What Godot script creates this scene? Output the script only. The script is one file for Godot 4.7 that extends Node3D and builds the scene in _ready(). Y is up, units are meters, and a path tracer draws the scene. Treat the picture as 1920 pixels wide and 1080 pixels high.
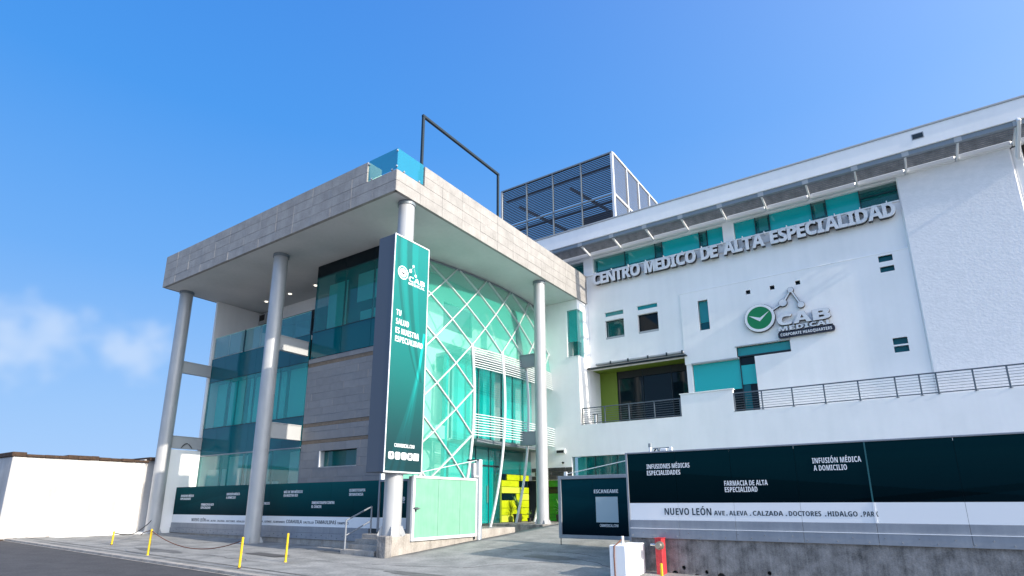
extends Node3D
# A medical office building: a glass wing under a concrete canopy on columns, a white wing behind it, fences, gates and a sloping drive.
var M := {}
var counts := {}
var cache := {}
var FONT: Font
var HEAVY: FontVariation
const F := -27.98          # front plane of the white wing
const SL := -0.018         # cross fall of the street


func _ready() -> void:
	var cam := Camera3D.new()
	cam.name = "camera"
	cam.projection = Camera3D.PROJECTION_FRUSTUM
	cam.near = 0.1
	cam.far = 2000.0
	cam.keep_aspect = Camera3D.KEEP_HEIGHT
	cam.size = 2.0 * 0.1 * 540.0 / 1075.361
	cam.frustum_offset = Vector2(0, 0.1 * 122.862 / 1075.361)
	cam.position = Vector3(0, 1.6, 0)
	cam.rotation_order = EULER_ORDER_YXZ
	cam.rotation = Vector3(deg_to_rad(14.5789), deg_to_rad(34.2472), deg_to_rad(-0.2147))
	add_child(cam)
	cam.current = true
	var sun := DirectionalLight3D.new()
	sun.name = "sun"
	sun.light_energy = 1.5
	sun.light_color = Color(1.0, 0.95, 0.88)
	sun.light_angular_distance = 0.5
	sun.shadow_enabled = true
	add_child(sun)
	sun.look_at_from_position(sun_dir() * 100.0, Vector3.ZERO)
	var we := WorldEnvironment.new()
	we.name = "world"
	var env := Environment.new()
	env.background_mode = Environment.BG_SKY
	env.tonemap_mode = Environment.TONE_MAPPER_LINEAR
	env.tonemap_exposure = 1.3
	env.sdfgi_enabled = true
	env.ssao_enabled = true
	env.ssil_enabled = true
	var sky := Sky.new()
	var pan := PanoramaSkyMaterial.new()
	pan.panorama = ImageTexture.create_from_image(sky_image())
	sky.sky_material = pan
	env.sky = sky
	we.environment = env
	add_child(we)
	var sf := SystemFont.new()
	sf.font_names = PackedStringArray(["Droid Sans"])
	sf.font_weight = 700
	FONT = sf
	HEAVY = FontVariation.new()
	HEAVY.base_font = sf
	HEAVY.variation_embolden = 0.55
	materials()
	ground()
	neighbour()
	glass_wing()
	white_wing()
	roof_things()
	left_fence()
	right_fence()
	gates()
	pylon()
	facade_signs()
	small_things()


func sun_dir() -> Vector3:
	var e := deg_to_rad(26.3)
	var a := deg_to_rad(2.4)
	return Vector3(cos(e) * cos(a), sin(e), cos(e) * sin(a))


# ---------------------------------------------------------------- sky
func sky_image() -> Image:
	var w := 1024
	var h := 512
	var keys := [[0.0, Vector3(0.33, 0.50, 0.76)], [8.0, Vector3(0.25, 0.44, 0.74)], [20.0, Vector3(0.115, 0.325, 0.71)], [34.0, Vector3(0.036, 0.235, 0.655)], [48.0, Vector3(0.008, 0.172, 0.585)], [90.0, Vector3(0.006, 0.12, 0.45)]]
	var n := FastNoiseLite.new()
	n.seed = 7
	n.frequency = 2.2
	n.fractal_octaves = 5
	var sd := sun_dir()
	var im := Image.create(w, h, false, Image.FORMAT_RGBAF)
	for j in h:
		var el := (0.5 - (j + 0.5) / h) * PI
		var deg := rad_to_deg(el)
		var base: Vector3 = keys[0][1]
		if deg > 0.0:
			for k in keys.size() - 1:
				if deg >= keys[k][0] and deg <= keys[k + 1][0]:
					var t: float = (deg - keys[k][0]) / (keys[k + 1][0] - keys[k][0])
					base = (keys[k][1] as Vector3).lerp(keys[k + 1][1], t)
		for i in w:
			var c := base
			if deg > -1.0:
				var az := (i + 0.5) / w * TAU
				var d := Vector3(sin(az) * cos(el), sin(el), -cos(az) * cos(el))
				var g := acos(clampf(d.dot(sd), -1.0, 1.0))
				# thin summer haze: whiter and brighter round the sun
				c += Vector3(1.0, 0.95, 0.86) * (4.0 * exp(-g / 0.22) + 2.4 * exp(-g / 0.34) + 0.9 * exp(-g / 0.52))
				# two soft clouds low in the west
				var daz := rad_to_deg(az)
				var cl := -9.0
				for q in [[-75.0, 12.8, 4.8, 3.2], [-68.6, 12.7, 3.6, 2.8], [-79.0, 10.6, 6.0, 2.6], [-140.0, 22.0, 9.0, 3.0], [60.0, 14.0, 8.0, 2.4], [150.0, 18.0, 11.0, 3.0]]:
					var u: float = wrapf(daz - q[0], -180.0, 180.0) / q[2]
					var v: float = (deg - q[1]) / q[3]
					cl = maxf(cl, 1.0 - (u * u + v * v))
				if cl > -0.6:
					var m := n.get_noise_3d(d.x * 7.0, d.y * 9.0, d.z * 7.0) * 1.6 + n.get_noise_3d(d.x * 22.0 + 5.0, d.y * 26.0, d.z * 22.0) * 0.6
					var f := smoothstep(-0.1, 1.35, cl + m * 0.6) * 0.5
					c = c.lerp(Vector3(0.58, 0.66, 0.78), f)
			im.set_pixel(i, j, Color(c.x, c.y, c.z))
	return im


# ---------------------------------------------------------------- materials
func lin(r: float, g: float, b: float, a := 1.0) -> Color:
	var c := Color(r, g, b).linear_to_srgb()
	c.a = a
	return c


func mat(key: String, c: Color, rough := 0.7, metal := 0.0, spec := 0.5) -> StandardMaterial3D:
	var m := StandardMaterial3D.new()
	m.resource_name = key
	m.albedo_color = c
	m.roughness = rough
	m.metallic = metal
	m.metallic_specular = spec
	if c.a < 1.0:
		m.transparency = BaseMaterial3D.TRANSPARENCY_ALPHA
		m.cull_mode = BaseMaterial3D.CULL_DISABLED
	M[key] = m
	return m


func grey(size_x: int, size_y: int, sd: int, freq: float, oct := 4) -> PackedByteArray:
	var n := FastNoiseLite.new()
	n.seed = sd
	n.frequency = freq
	n.fractal_octaves = oct
	n.noise_type = FastNoiseLite.TYPE_SIMPLEX_SMOOTH
	var im := n.get_seamless_image(size_x, size_y)
	im.convert(Image.FORMAT_L8)
	return im.get_data()


func streaks(size: int, sd: int) -> PackedByteArray:
	var n := FastNoiseLite.new()
	n.seed = sd
	n.frequency = 0.045
	n.fractal_octaves = 4
	var im := n.get_seamless_image(size, size / 16)
	im.resize(size, size, Image.INTERPOLATE_CUBIC)
	im.convert(Image.FORMAT_L8)
	return im.get_data()


# a mottled colour texture between two linear colours; amounts of coarse, fine and running stains
func mottle(lo: Vector3, hi: Vector3, sd: int, coarse := 0.5, fine := 0.3, run := 0.2, size := 512) -> ImageTexture:
	var a := grey(size, size, sd, 0.008, 5)
	var b := grey(size, size, sd + 1, 0.09, 3)
	var s := streaks(size, sd + 2)
	var lut := []
	for i in 256:
		var v := lo.lerp(hi, i / 255.0)
		var c := Color(v.x, v.y, v.z).linear_to_srgb()
		lut.append([int(clampf(c.r, 0, 1) * 255), int(clampf(c.g, 0, 1) * 255), int(clampf(c.b, 0, 1) * 255)])
	var out := PackedByteArray()
	out.resize(size * size * 3)
	var tot := coarse + fine + run
	for i in size * size:
		var t := (a[i] * coarse + b[i] * fine + s[i] * run) / tot
		var k := int(clampf((t - 128.0) * 1.5 + 128.0, 0, 255))
		var l: Array = lut[k]
		out[i * 3] = l[0]
		out[i * 3 + 1] = l[1]
		out[i * 3 + 2] = l[2]
	return ImageTexture.create_from_image(Image.create_from_data(size, size, false, Image.FORMAT_RGB8, out))


func bump(sd: int, freq: float, oct := 4, size := 512) -> ImageTexture:
	return ImageTexture.create_from_image(Image.create_from_data(size, size, false, Image.FORMAT_L8, grey(size, size, sd, freq, oct)))


func tri(m: StandardMaterial3D, tex: Texture2D, per_m: float, bmp: Texture2D = null, cm := 0.5) -> StandardMaterial3D:
	m.uv1_triplanar = true
	m.uv1_world_triplanar = true
	m.uv1_scale = Vector3.ONE * per_m
	m.uv1_triplanar_sharpness = 6.0
	if tex:
		m.albedo_texture = tex
		m.albedo_color = Color.WHITE
	if bmp:
		m.heightmap_enabled = true
		m.heightmap_texture = bmp
		m.heightmap_scale = cm
	return m


func materials() -> void:
	var b_fine := bump(11, 0.06, 4)
	var b_stucco := bump(12, 0.025, 5)
	tri(mat("plaster", Color.WHITE, 0.85), mottle(Vector3(0.865, 0.875, 0.865), Vector3(0.955, 0.957, 0.945), 20, 0.6, 0.12, 0.4), 0.09, b_fine, 0.15)
	tri(mat("stucco", Color.WHITE, 0.9), mottle(Vector3(0.82, 0.83, 0.84), Vector3(0.90, 0.90, 0.91), 24, 0.6, 0.2, 0.1), 0.6, b_stucco, 0.32)
	tri(mat("old_plaster", Color.WHITE, 0.9), mottle(Vector3(0.40, 0.392, 0.385), Vector3(0.57, 0.562, 0.555), 28, 0.5, 0.15, 0.45), 0.12, b_fine, 0.4)
	tri(mat("soffit", Color.WHITE, 0.85), mottle(Vector3(0.60, 0.62, 0.61), Vector3(0.70, 0.71, 0.70), 32, 0.6, 0.2, 0.0), 0.08)
	for k in 4:
		var s: float = [0.96, 1.0, 1.03, 0.985][k]
		tri(mat("concrete_panel%d" % k, Color.WHITE, 0.85), mottle(Vector3(0.265, 0.257, 0.245) * s, Vector3(0.405, 0.393, 0.375) * s, 36 + k * 3, 0.5, 0.35, 0.22), 0.3 + 0.03 * k, b_fine, 0.5)
	for k in 4:
		var s: float = [0.96, 1.0, 1.05, 0.98][k]
		tri(mat("stone%d" % k, Color.WHITE, 0.6), mottle(Vector3(0.205, 0.21, 0.22) * s, Vector3(0.26, 0.265, 0.275) * s, 50 + k * 3, 0.4, 0.5, 0.1), 0.5 + 0.05 * k, b_fine, 0.4)
	tri(mat("tan_stone", Color.WHITE, 0.8), mottle(Vector3(0.17, 0.125, 0.085), Vector3(0.29, 0.225, 0.165), 64, 0.4, 0.5, 0.1), 0.9, b_fine, 0.6)
	tri(mat("dark_stone", Color.WHITE, 0.8), mottle(Vector3(0.035, 0.036, 0.038), Vector3(0.075, 0.075, 0.075), 66, 0.4, 0.5, 0.1), 0.9, b_fine, 0.8)
	tri(mat("pavement", Color.WHITE, 0.85), mottle(Vector3(0.16, 0.167, 0.165), Vector3(0.34, 0.342, 0.333), 70, 0.55, 0.4, 0.0, 1024), 0.11, b_fine, 0.5)
	tri(mat("raw_concrete", Color.WHITE, 0.85), mottle(Vector3(0.075, 0.073, 0.07), Vector3(0.36, 0.345, 0.33), 74, 0.7, 0.35, 0.25, 1024), 0.27, b_fine, 0.9)
	tri(mat("wall_base", Color.WHITE, 0.85), mottle(Vector3(0.24, 0.22, 0.195), Vector3(0.46, 0.43, 0.39), 78, 0.5, 0.3, 0.16), 0.35, b_fine, 0.6)
	tri(mat("asphalt", Color.WHITE, 0.9), mottle(Vector3(0.035, 0.036, 0.04), Vector3(0.075, 0.075, 0.08), 82, 0.4, 0.5, 0.0), 0.25, b_fine, 0.8)
	tri(mat("earth", Color.WHITE, 0.95), mottle(Vector3(0.16, 0.15, 0.13), Vector3(0.26, 0.24, 0.21), 84, 0.5, 0.3, 0.0), 0.05)
	tri(mat("rust", Color.WHITE, 0.9), mottle(Vector3(0.006, 0.005, 0.005), Vector3(0.11, 0.065, 0.04), 86, 0.3, 0.6, 0.1), 1.1, b_fine, 1.0)
	tri(mat("silver_paint", Color.WHITE, 0.4, 0.15), mottle(Vector3(0.39, 0.405, 0.415), Vector3(0.48, 0.49, 0.50), 88, 0.5, 0.1, 0.4), 0.2)
	tri(mat("red_paint", Color.WHITE, 0.6), mottle(Vector3(0.34, 0.02, 0.025), Vector3(0.66, 0.045, 0.06), 90, 0.5, 0.4, 0.3), 0.8, b_fine, 0.5)
	tri(mat("yellow_paint", Color.WHITE, 0.5), mottle(Vector3(0.62, 0.40, 0.01), Vector3(0.82, 0.58, 0.015), 92, 0.5, 0.4, 0.2), 1.2)
	tri(mat("skirt_metal", Color.WHITE, 0.45, 0.25), mottle(Vector3(0.23, 0.255, 0.29), Vector3(0.31, 0.335, 0.37), 94, 0.6, 0.15, 0.3), 0.3)
	tri(mat("mint_sheet", Color.WHITE, 0.55), mottle(Vector3(0.15, 0.36, 0.255), Vector3(0.205, 0.43, 0.31), 96, 0.6, 0.1, 0.35), 0.35)
	tri(mat("lime", Color.WHITE, 0.35), mottle(Vector3(0.33, 0.41, 0.004), Vector3(0.42, 0.50, 0.01), 98, 0.6, 0.2, 0.0), 0.5)
	mat("lime_pale", lin(0.44, 0.53, 0.05), 0.4)
	mat("lime_wall", lin(0.15, 0.23, 0.018), 0.6)
	mat("green", lin(0.012, 0.25, 0.02), 0.25)
	mat("steel", lin(0.50, 0.52, 0.54), 0.35, 0.6)
	mat("white_steel", lin(0.74, 0.76, 0.77), 0.4, 0.1)
	mat("lattice_steel", lin(0.58, 0.60, 0.61), 0.4, 0.2)
	mat("grey_steel", lin(0.22, 0.26, 0.29), 0.5, 0.2)
	mat("beam_grey", lin(0.42, 0.44, 0.45), 0.55)
	mat("dark_frame", lin(0.02, 0.035, 0.045), 0.4, 0.3)
	mat("rail_steel", lin(0.11, 0.14, 0.17), 0.45, 0.4)
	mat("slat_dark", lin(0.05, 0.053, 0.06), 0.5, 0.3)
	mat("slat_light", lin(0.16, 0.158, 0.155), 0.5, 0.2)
	mat("awning_slat", lin(0.20, 0.23, 0.26), 0.5, 0.2)
	mat("black", lin(0.008, 0.009, 0.011), 0.5)
	mat("brass", lin(0.33, 0.30, 0.25), 0.45, 0.7)
	mat("chrome", lin(0.6, 0.6, 0.58), 0.25, 0.9)
	mat("pylon_grey", lin(0.085, 0.105, 0.135), 0.55)
	mat("white_print", lin(0.82, 0.84, 0.85), 0.5)
	mat("dark_print", lin(0.012, 0.03, 0.045), 0.5)
	mat("green_print", lin(0.0, 0.22, 0.065), 0.4)
	mat("navy_plate", lin(0.012, 0.014, 0.03), 0.4)
	mat("letter_white", lin(0.70, 0.73, 0.76), 0.5)
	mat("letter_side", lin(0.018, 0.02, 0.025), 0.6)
	mat("rust_rope", lin(0.16, 0.065, 0.04), 0.9)
	mat("pot", lin(0.02, 0.02, 0.02), 0.7)
	mat("leaf", lin(0.07, 0.17, 0.05), 0.45)
	mat("leaf_pale", lin(0.15, 0.27, 0.09), 0.45)
	mat("blind", lin(0.14, 0.82, 0.74), 0.9)
	mat("blind_white", lin(0.62, 0.78, 0.74), 0.9)
	mat("room_dark", lin(0.02, 0.035, 0.04), 0.9)
	mat("mint_wall", lin(0.42, 0.74, 0.62), 0.9)
	mat("teal_glass", lin(0.0, 0.36, 0.34, 0.55), 0.02, 0.0, 0.5)
	mat("teal_glass_deep", lin(0.0, 0.19, 0.18, 0.52), 0.02, 0.0, 0.5)
	mat("teal_opaque", lin(0.0, 0.28, 0.29), 0.08, 0.0, 0.6)
	mat("teal_bright", lin(0.0, 0.42, 0.42), 0.12, 0.0, 0.6)
	mat("spandrel", lin(0.0, 0.10, 0.125), 0.05, 0.0, 0.4)
	mat("dark_glass", lin(0.002, 0.010, 0.016), 0.03, 0.0, 0.35)
	mat("curved_glass", lin(0.06, 0.50, 0.39, 0.42), 0.02, 0.0, 0.5)
	mat("inner_glass", lin(0.0, 0.40, 0.38, 0.55), 0.02, 0.0, 0.6)
	mat("balustrade_glass", lin(0.0, 0.22, 0.33, 0.80), 0.03, 0.0, 0.6)
	mat("balcony_glass", lin(0.03, 0.28, 0.30, 0.65), 0.03, 0.0, 0.6)
	mat("glass_edge", lin(0.35, 0.66, 0.55), 0.2)
	var glow := mat("lamp_glow", lin(0.9, 0.9, 0.85), 0.4)
	glow.emission_enabled = true
	glow.emission = Color(1.0, 0.97, 0.9)
	glow.emission_energy_multiplier = 1.6


# ---------------------------------------------------------------- building blocks
func called(parent: Node, base: String) -> String:
	var k := str(parent.get_instance_id()) + base
	var n: int = counts.get(k, 0)
	counts[k] = n + 1
	return base if n == 0 else "%s_%03d" % [base, n]


func thing(base: String, label: String, category: String, at: Vector3, group := "") -> Node3D:
	var o := Node3D.new()
	o.name = called(self, base)
	o.position = at
	add_child(o, true)
	o.set_meta("label", label)
	o.set_meta("category", category)
	if group:
		o.set_meta("group", group)
	return o


func tag(o: Node, label: String, category: String, group := "") -> Node:
	o.set_meta("label", label)
	o.set_meta("category", category)
	if group:
		o.set_meta("group", group)
	return o


func put(parent: Node3D, base: String, mesh: Mesh, m: Material, t: Transform3D) -> MeshInstance3D:
	var o := MeshInstance3D.new()
	o.name = called(parent, base)
	o.mesh = mesh
	o.material_override = m
	parent.add_child(o, true)
	o.transform = (parent.global_transform.affine_inverse() * t) if parent != self else t
	return o


func struct(base: String, mesh: Mesh, m: Material, t := Transform3D()) -> MeshInstance3D:
	var o := put(self, base, mesh, m, t)
	o.set_meta("kind", "structure")
	return o


# a box from corner a to corner b with chamfered edges
func box(parent: Node3D, base: String, a: Vector3, b: Vector3, m: Material, bev := 0.0) -> MeshInstance3D:
	var lo := Vector3(minf(a.x, b.x), minf(a.y, b.y), minf(a.z, b.z))
	var hi := Vector3(maxf(a.x, b.x), maxf(a.y, b.y), maxf(a.z, b.z))
	return put(parent, base, box_mesh(hi - lo, bev), m, Transform3D(Basis(), (lo + hi) / 2.0))


func box_mesh(size: Vector3, bev := 0.0) -> Mesh:
	var key := "%.4f,%.4f,%.4f,%.4f" % [size.x, size.y, size.z, bev]
	if cache.has(key):
		return cache[key]
	var mesh: Mesh
	if bev <= 0.0:
		var bm := BoxMesh.new()
		bm.size = size
		mesh = bm
	else:
		var st := SurfaceTool.new()
		st.begin(Mesh.PRIMITIVE_TRIANGLES)
		var h := size / 2.0
		bev = minf(bev, minf(h.x, minf(h.y, h.z)) * 0.9)
		var c := h - Vector3.ONE * bev
		for ax in 3:
			for s in [-1.0, 1.0]:
				var n := Vector3.ZERO
				n[ax] = s
				var u := (ax + 1) % 3
				var v := (ax + 2) % 3
				var p := []
				for q in [[-1, -1], [1, -1], [1, 1], [-1, 1]]:
					var w := Vector3.ZERO
					w[ax] = s * h[ax]
					w[u] = q[0] * c[u]
					w[v] = q[1] * c[v]
					p.append(w)
				face(st, p, n)
		for ax in 3:  # edges along ax
			var u := (ax + 1) % 3
			var v := (ax + 2) % 3
			for su in [-1.0, 1.0]:
				for sv in [-1.0, 1.0]:
					var p := []
					for q in [[-1, 0], [1, 0], [1, 1], [-1, 1]]:
						var w := Vector3.ZERO
						w[ax] = q[0] * c[ax]
						w[u] = su * (h[u] if q[1] == 0 else c[u])
						w[v] = sv * (c[v] if q[1] == 0 else h[v])
						p.append(w)
					var n := Vector3.ZERO
					n[u] = su
					n[v] = sv
					face(st, p, n.normalized())
		for sx in [-1.0, 1.0]:
			for sy in [-1.0, 1.0]:
				for sz in [-1.0, 1.0]:
					var s := Vector3(sx, sy, sz)
					face(st, [s * Vector3(h.x, c.y, c.z), s * Vector3(c.x, h.y, c.z), s * Vector3(c.x, c.y, h.z)], s.normalized())
		mesh = st.commit()
	cache[key] = mesh
	return mesh


# a flat convex face, wound so that it shows towards n
func face(st: SurfaceTool, p: Array, n: Vector3) -> void:
	var a: Vector3 = p[0]
	var b: Vector3 = p[1]
	var c: Vector3 = p[2]
	var flip := (b - a).cross(c - a).dot(n) > 0.0
	for k in range(1, p.size() - 1):
		var order: Array = [p[0], p[k + 1], p[k]] if flip else [p[0], p[k], p[k + 1]]
		for q in order:
			st.set_normal(n)
			st.add_vertex(q)


func along(p0: Vector3, p1: Vector3, up := Vector3.UP) -> Transform3D:
	var y := (p1 - p0).normalized()
	if absf(y.dot(up)) > 0.99:
		up = Vector3(0, 0, 1)
	var x := up.cross(y).normalized()
	return Transform3D(Basis(x, y, x.cross(y)), (p0 + p1) / 2.0)


# a square bar between two points: w across, h in the plane of "up"
func bar(parent: Node3D, base: String, p0: Vector3, p1: Vector3, w: float, h: float, m: Material, bev := 0.0, up := Vector3.UP) -> MeshInstance3D:
	return put(parent, base, box_mesh(Vector3(w, p0.distance_to(p1), h), bev), m, along(p0, p1, up))


func rod(parent: Node3D, base: String, p0: Vector3, p1: Vector3, r: float, m: Material, r1 := -1.0, sides := 16) -> MeshInstance3D:
	var key := "rod%.4f,%.4f,%.4f,%d" % [r, r1, p0.distance_to(p1), sides]
	if not cache.has(key):
		var c := CylinderMesh.new()
		c.bottom_radius = r
		c.top_radius = r if r1 < 0.0 else r1
		c.height = p0.distance_to(p1)
		c.radial_segments = sides
		c.rings = 1
		cache[key] = c
	return put(parent, base, cache[key], m, along(p0, p1))


# one flat pane (a single sheet) through four corners
func pane(parent: Node3D, base: String, a: Vector3, b: Vector3, c: Vector3, d: Vector3, m: Material) -> MeshInstance3D:
	var o := (a + b + c + d) / 4.0
	var st := SurfaceTool.new()
	st.begin(Mesh.PRIMITIVE_TRIANGLES)
	var n := (b - a).cross(c - a).normalized()
	face(st, [a - o, b - o, c - o, d - o], n)
	return put(parent, base, st.commit(), m, Transform3D(Basis(), o))


func pane_z(parent: Node3D, base: String, x0: float, x1: float, y0: float, y1: float, z: float, m: Material) -> MeshInstance3D:
	return pane(parent, base, Vector3(x0, y0, z), Vector3(x1, y0, z), Vector3(x1, y1, z), Vector3(x0, y1, z), m)


# a round tube along points
func tube_mesh(pts: Array, r: float, sides := 8) -> Mesh:
	var st := SurfaceTool.new()
	st.begin(Mesh.PRIMITIVE_TRIANGLES)
	var rings := []
	for i in pts.size():
		var t: Vector3 = (pts[mini(i + 1, pts.size() - 1)] - pts[maxi(i - 1, 0)]).normalized()
		var side := t.cross(Vector3(0.31, 0.12, 0.94) if absf(t.z) < 0.9 else Vector3.UP).normalized()
		var other := t.cross(side)
		var ring := []
		for k in sides:
			var a := TAU * k / sides
			ring.append([pts[i] + (side * cos(a) + other * sin(a)) * r, side * cos(a) + other * sin(a)])
		rings.append(ring)
	for i in pts.size() - 1:
		for k in sides:
			var k2 := (k + 1) % sides
			quad_n(st, rings[i][k], rings[i][k2], rings[i + 1][k2], rings[i + 1][k])
	for e in [0, pts.size() - 1]:
		var p := []
		for k in sides:
			p.append(rings[e][k][0])
		face(st, p, (pts[0] - pts[1]).normalized() if e == 0 else (pts[-1] - pts[-2]).normalized())
	return st.commit()


func quad_n(st: SurfaceTool, a: Array, b: Array, c: Array, d: Array) -> void:
	var flip: bool = (b[0] - a[0]).cross(c[0] - a[0]).dot(a[1] + b[1] + c[1] + d[1]) > 0.0
	var order := [a, c, b, a, d, c] if flip else [a, b, c, a, c, d]
	for q in order:
		st.set_normal(q[1])
		st.add_vertex(q[0])


func tube(parent: Node3D, base: String, pts: Array, r: float, m: Material, sides := 8) -> MeshInstance3D:
	var o: Vector3 = pts[0]
	var local := []
	for p in pts:
		local.append(p - o)
	return put(parent, base, tube_mesh(local, r, sides), m, Transform3D(Basis(), o))


# a flat-sided strip (rectangular section w by h, w along "out") through points
func strip(parent: Node3D, base: String, pts: Array, outs: Array, w: float, h: float, m: Material) -> MeshInstance3D:
	var st := SurfaceTool.new()
	st.begin(Mesh.PRIMITIVE_TRIANGLES)
	var o: Vector3 = pts[0]
	var sec := []
	for i in pts.size():
		var p: Vector3 = pts[i] - o
		var u: Vector3 = outs[i] * w / 2.0
		var v := Vector3.UP * h / 2.0
		sec.append([p - u - v, p + u - v, p + u + v, p - u + v])
	for i in pts.size() - 1:
		for k in 4:
			var k2 := (k + 1) % 4
			var mid: Vector3 = (sec[i][k] + sec[i][k2] + sec[i + 1][k] + sec[i + 1][k2]) / 4.0 - (pts[i] + pts[i + 1] - o * 2.0) / 2.0
			face(st, [sec[i][k], sec[i][k2], sec[i + 1][k2], sec[i + 1][k]], mid.normalized())
	face(st, sec[0], (pts[0] - pts[1]).normalized())
	face(st, sec[-1], (pts[-1] - pts[-2]).normalized())
	return put(parent, base, st.commit(), m, Transform3D(Basis(), o))


# lettering: the lower left corner of its capitals at p, facing +z or +x; w is its whole width (0: natural), h its cap height
func letters(parent: Node3D, base: String, s: String, p: Vector3, w: float, h: float, m: Material, depth := 0.008, towards := "z", heavy := false) -> MeshInstance3D:
	var cap := text_mesh("H", 0.1, heavy).get_aabb()
	var tm := text_mesh(s, 0.1, heavy)
	var bb := tm.get_aabb()
	var sy := h / cap.size.y
	var sx := sy if w <= 0.0 else w / bb.size.x
	var bas := Basis(Vector3(sx, 0, 0), Vector3(0, sy, 0), Vector3(0, 0, depth / 0.1))
	var off := bas * Vector3(bb.position.x, cap.position.y, bb.position.z)
	var turn := Basis() if towards == "z" else Basis(Vector3.UP, PI / 2.0)
	return put(parent, base, tm, m, Transform3D(turn * bas, p - turn * off))


func text_mesh(s: String, depth: float, heavy := false) -> TextMesh:
	var key := "text%s" % heavy + s
	if not cache.has(key):
		var tm := TextMesh.new()
		tm.font = HEAVY if heavy else FONT
		tm.font_size = 64
		tm.pixel_size = 0.01
		tm.depth = depth
		tm.curve_step = 1.0
		tm.text = s
		tm.horizontal_alignment = HORIZONTAL_ALIGNMENT_LEFT
		cache[key] = tm
	return cache[key]


# a disc or ring with its axis towards +z or +x
func disc(parent: Node3D, base: String, c: Vector3, r: float, depth: float, m: Material, towards := "z", hole := 0.0) -> MeshInstance3D:
	var ax := Vector3(0, 0, 1) if towards == "z" else Vector3(1, 0, 0)
	if hole <= 0.0:
		return rod(parent, base, c, c + ax * depth, r, m, -1.0, 28)
	var st := SurfaceTool.new()
	st.begin(Mesh.PRIMITIVE_TRIANGLES)
	for k in 36:
		var a0 := TAU * k / 36.0
		var a1 := TAU * (k + 1) / 36.0
		var u0 := Vector3(cos(a0), sin(a0), 0)
		var u1 := Vector3(cos(a1), sin(a1), 0)
		var z := Vector3(0, 0, depth)
		face(st, [u0 * hole + z, u0 * r + z, u1 * r + z, u1 * hole + z], Vector3(0, 0, 1))
		face(st, [u0 * r, u1 * r, u1 * r + z, u0 * r + z], (u0 + u1).normalized())
		face(st, [u0 * hole, u1 * hole, u1 * hole + z, u0 * hole + z], -(u0 + u1).normalized())
	return put(parent, base, st.commit(), m, Transform3D(Basis() if towards == "z" else Basis(Vector3.UP, PI / 2.0), c))


# a flat outline in the x-y plane pushed out by depth
func plate_mesh(pts: PackedVector2Array, depth: float) -> Mesh:
	var st := SurfaceTool.new()
	st.begin(Mesh.PRIMITIVE_TRIANGLES)
	var idx := Geometry2D.triangulate_polygon(pts)
	for k in range(0, idx.size(), 3):
		var p := []
		for q in 3:
			p.append(Vector3(pts[idx[k + q]].x, pts[idx[k + q]].y, depth))
		face(st, p, Vector3(0, 0, 1))
	var cw := Geometry2D.is_polygon_clockwise(pts)
	for k in pts.size():
		var a := pts[k]
		var b := pts[(k + 1) % pts.size()]
		var e := b - a
		var n := Vector3(e.y, -e.x, 0).normalized() * (-1.0 if cw else 1.0)
		face(st, [Vector3(a.x, a.y, 0), Vector3(b.x, b.y, 0), Vector3(b.x, b.y, depth), Vector3(a.x, a.y, depth)], n)
	return st.commit()


func plate(parent: Node3D, base: String, pts: Array, at: Vector3, depth: float, m: Material, towards := "z") -> MeshInstance3D:
	return put(parent, base, plate_mesh(PackedVector2Array(pts), depth), m, Transform3D(Basis() if towards == "z" else Basis(Vector3.UP, PI / 2.0), at))


func round_rect(w: float, h: float, r: float) -> Array:
	var out := []
	for c in [[w / 2 - r, h / 2 - r, 0.0], [-w / 2 + r, h / 2 - r, 90.0], [-w / 2 + r, -h / 2 + r, 180.0], [w / 2 - r, -h / 2 + r, 270.0]]:
		for k in 6:
			var a := deg_to_rad(c[2] + 18.0 * k)
			out.append(Vector2(c[0] + cos(a) * r, c[1] + sin(a) * r))
	return out


# an I-beam between two points
func ibeam(parent: Node3D, base: String, p0: Vector3, p1: Vector3, h: float, w: float, m: Material) -> void:
	var d := (p1 - p0).normalized()
	var st := SurfaceTool.new()
	st.begin(Mesh.PRIMITIVE_TRIANGLES)
	var l := p0.distance_to(p1)
	for q in [[Vector3(w, l, 0.035), h / 2 - 0.0175], [Vector3(w, l, 0.035), -h / 2 + 0.0175], [Vector3(w * 0.75, l, h - 0.07), 0.0]]:
		st.append_from(box_mesh(q[0]), 0, Transform3D(Basis(), Vector3(0, 0, q[1])))
	put(parent, base, st.commit(), m, along(p0, p1))


# ---------------------------------------------------------------- ground
func street_y(x: float) -> float:
	return -0.31 + SL * x


func pave_y(x: float, z: float) -> float:
	var y := street_y(x)
	if x > -13.93:
		y += maxf(0.0, 0.065 * (-13.2 - z))
	return y


func sheet(xs: Array, zs: Array, fn: Callable) -> Mesh:
	var st := SurfaceTool.new()
	st.begin(Mesh.PRIMITIVE_TRIANGLES)
	for i in xs.size() - 1:
		for j in zs.size() - 1:
			var q := []
			for c in [[i, j], [i + 1, j], [i + 1, j + 1], [i, j + 1]]:
				var x: float = xs[c[0]]
				var z: float = zs[c[1]]
				q.append(Vector3(x, fn.call(x, z), z))
			for k in [0, 1, 2, 0, 2, 3] if zs[1] > zs[0] else [0, 2, 1, 0, 3, 2]:
				st.set_smooth_group(0)
				st.add_vertex(q[k])
	st.generate_normals()
	return st.commit()


func span(a: float, b: float, n: int) -> Array:
	var out := []
	for k in n + 1:
		out.append(lerpf(a, b, k / float(n)))
	return out


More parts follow.
